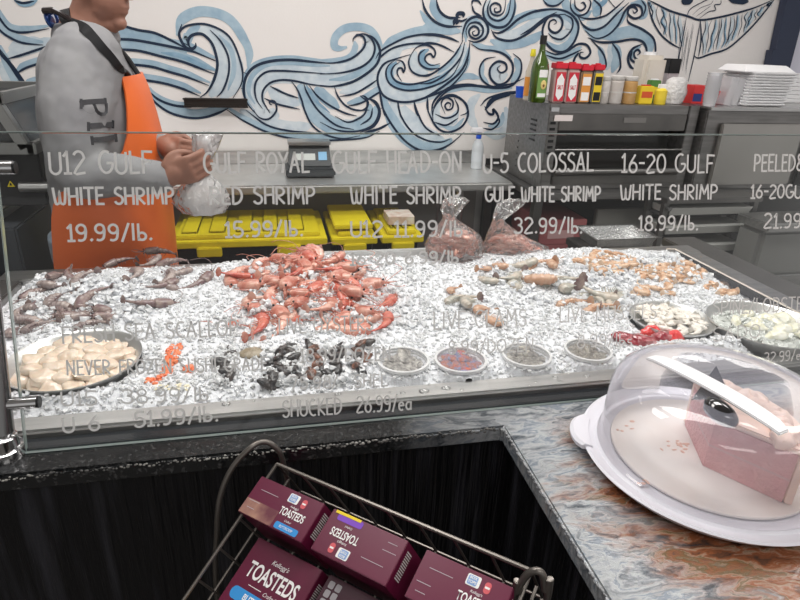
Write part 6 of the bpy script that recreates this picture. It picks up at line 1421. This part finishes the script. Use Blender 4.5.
# front row: large faces
hF = -.034
fa, fb = ab(259, 537, hF); fa2, fb2 = ab(322, 571, hF)
wF = fa2-fa
t = thing('cracker_box', 'large maroon cracker box face in front row with blue banner and golden cracker', 'cracker box', tuple(bk(fa, fb, hF-.04)))
LF = .145
boxsolid(fa, fb, fa+wF, fb+LF, hF-.036, hF, 'carton', MAROON, t)
def w_on(s, size, a, b_, m, name, **k): return textmesh(s, name, size, bk(a, b_, hF+.0005), u_ax, -v_ax, m, t, **k)
w_on('TOASTEDS', .0285, fa+wF*.50, fb+.040, PAPER, 'brand_word', squash=.64, bold=.0006); w_on("Kellogg's", .0085, fa+wF*.50, fb+.020, PAPER, 'brand_script', shear=.3); w_on('Crafted', .007, fa+wF*.58, fb+.058, PAPER, 'sub_script', shear=.3)
patch('script_rule', fa+wF*.25, fb+.0565, fa+wF*.45, fb+.0573, hF+.0004, bk, PAPER, t); patch('script_rule', fa+wF*.72, fb+.0565, fa+wF*.9, fb+.0573, hF+.0004, bk, PAPER, t)
patch('flavour_banner', fa+wF*.08, fb+.064, fa+wF*.92, fb+.080, hF+.0004, bk, BB, t, .0075); w_on('BUTTERCRISP', .0105, fa+wF*.52, fb+.072, PAPER, 'flavour_word', squash=.9, bold=.0002)
ck = MB()
for k in range(6): ck.ell(tuple(bk(fa+wF*.14+.012*(k % 3)*1.4, fb+.098+.014*(k//3), hF+.0005)), (.010, .010, .0012), 12, 6)
P_(ck, 'cracker_picture', GOLD, t)
bc = MB()
for k in range(14): bc.add([bk(fa+wF+.0003, fb+.015+k*.0028, hF-.008), bk(fa+wF+.0003, fb+.0163+k*.0028, hF-.008), bk(fa+wF+.0003, fb+.0163+k*.0028, hF-.03), bk(fa+wF+.0003, fb+.015+k*.0028, hF-.03)], [(0, 1, 2, 3)])
P_(bc, 'bar_code', PAPER, t, smooth=False)
a_, b_ = ab(330, 574, hF); t = thing('cracker_box', 'dark maroon cracker box lying in the front row with rows of small icons', 'cracker box', tuple(bk(a_, b_, hF-.04)))
boxsolid(a_, b_, a_+wF, b_+LF, hF-.036, hF, 'carton', MAROON2, t)
for k in range(6):
    for j in range(2): patch('nutrition_icon', a_+.006+j*.011, b_+.006+k*.011, a_+.0145+j*.011, b_+.015+k*.011, hF+.0004, bk, mat('grey_icon_print', (.35, .33, .35), .6), t, .002)
a3, b3 = a_+wF+.012, b_
t = thing('cracker_box', 'maroon cracker box at the right end of the front row', 'cracker box', tuple(bk(a3, b3, hF-.04)))
boxsolid(a3, b3, a3+wF, b3+LF, hF-.036, hF, 'carton', MAROON, t)
# wrinkled film under the rear boxes
# wire rack
WM = mat('bronze_grey_wire', (.17, .155, .14), .35, .8)
rk = thing('wire_rack', 'bronze grey wire display rack holding the cracker boxes', 'wire rack', (.05, .5, 0))
RH = -.012
ra, rb_ = ab(277, 464, RH); ra2, rb2 = ab(527, 581, RH)
W1 = MB(); hB = -.095
LB = .27; rb_ -= .0
xa, xb = ra, ra2
y0_, y1_ = rb_-.0, rb_+LB
def wire(pts, r=.0022): W1.tube(pts, r, 8)
wire([bk(xa, y0_, RH), bk(xb, y0_, RH)], .0028); wire([bk(xa, y0_, RH), bk(xa, y1_, RH)], .0026); wire([bk(xb, y0_, RH), bk(xb, y1_, RH)], .0026); wire([bk(xa, y1_, -.05), bk(xb, y1_, -.05)], .0026)
P_(W1, 'top_rail', WM, rk)
W1 = MB()
for h in (-.055, hB): wire([bk(xa, y0_, h), bk(xa, y1_, h)]); wire([bk(xb, y0_, h), bk(xb, y1_, h)]);
for k in range(7):
    q = y0_+LB*k/6; wire([bk(xa, q, RH), bk(xa, q, hB)], .0018); wire([bk(xb, q, RH), bk(xb, q, hB)], .0018); wire([bk(xa, q, hB), bk(xb, q, hB)], .0018)
for k in range(9):
    q = xa+(xb-xa)*k/8; wire([bk(q, y0_, RH), bk(q, y0_, hB)], .0018); wire([bk(q, y0_, hB), bk(q, y1_, hB)], .0018); wire([bk(q, y1_, -.05), bk(q, y1_, hB)], .0018)
P_(W1, 'basket_grid', WM, rk)
def hoop(pts): return P_(MB().tube(catmull(pts, 8), .0042, 12), 'side_hoop', WM, rk)
HY = .735
pl_ = [aty(x, y, HY) for x, y in ((218, 577), (218, 520), (221, 490), (232, 466), (250, 449), (264, 446), (276, 452), (283, 466))]
pl_ = [Vector((p.x, HY-.03+.04*min(1, i/5), p.z)) for i, p in enumerate(pl_)]
pl_ = [Vector((pl_[0].x, pl_[0].y, .02))]+[Vector((pl_[0].x, pl_[0].y, .4))]+pl_+[Vector((pl_[-1].x+.006, .745, .82)), Vector((pl_[-1].x+.008, .745, .4)), Vector((pl_[-1].x+.008, .745, .02))]
hoop(pl_)
ptr = bk(xb, y0_+.02, .0); nY = Vector((-.5, -.86, 0)).normalized()
pr_ = [atp(x, y, ptr, nY) for x, y in ((512, 612), (517, 592), (525, 577), (534, 571), (542, 574), (545, 590), (545, 612))]
pr_ = [Vector((pr_[0].x, pr_[0].y, .02)), Vector((pr_[0].x, pr_[0].y, .4))]+pr_+[Vector((pr_[-1].x, pr_[-1].y, .4)), Vector((pr_[-1].x, pr_[-1].y, .02))]
hoop(pr_)
ft = MB()
for p in (pl_[0], pl_[-1], pr_[0], pr_[-1]): ft.lathe([(.012, 0), (.012, .02), (.006, .024)], 14, (p.x, p.y, 0))
P_(ft, 'rubber_foot', BLACK, rk)

# ------------------------------------------------------------------ small pieces belong to the part they are fixed to
FIX = {'carton': ('brand_word', 'brand_script', 'sub_script', 'flavour_banner', 'flavour_word', 'coupon_badge', 'coupon_badge_blue', 'badge_word', 'red_seal', 'seal_line', 'small_print', 'toast_print', 'yellow_banner', 'bar_code', 'script_rule', 'cracker_picture', 'nutrition_icon'),
       'control_panel': ('name_plate', 'warning_sticker'), 'paper_label': ('label_print', 'label_word'), 'bottle_label': ('label_header', 'label_footer', 'avocado_picture', 'avocado_stone'),
       'display_head': ('lcd_panel', 'blue_sticker'), 'clear_dome': ('carry_handle', 'latch_button'), 'top_frosting': ('frosting_swirls',), 'shirt': ('sleeve_letters',), 'apron': ('apron_strap',), 'card_face': ('chalk_letters',), 'lid': ('latch',)}
base = lambda o: o.name.split('.')[0]
for t in [o for o in COL.objects if o.parent is None and o.type == 'EMPTY']:
    kids = list(t.children)
    for host in kids:
        for k in kids:
            if base(k) in FIX.get(base(host), ()) and not host.children_recursive.count(k):
                k.parent = host; k.matrix_parent_inverse = Matrix.Identity(4)
    gs = [k for k in kids if base(k) == 'clamp_gasket']; hs = [k for k in kids if base(k) == 'glass_clamp']
    for a, b_ in zip(gs, hs): a.parent = b_; a.matrix_parent_inverse = Matrix.Identity(4)
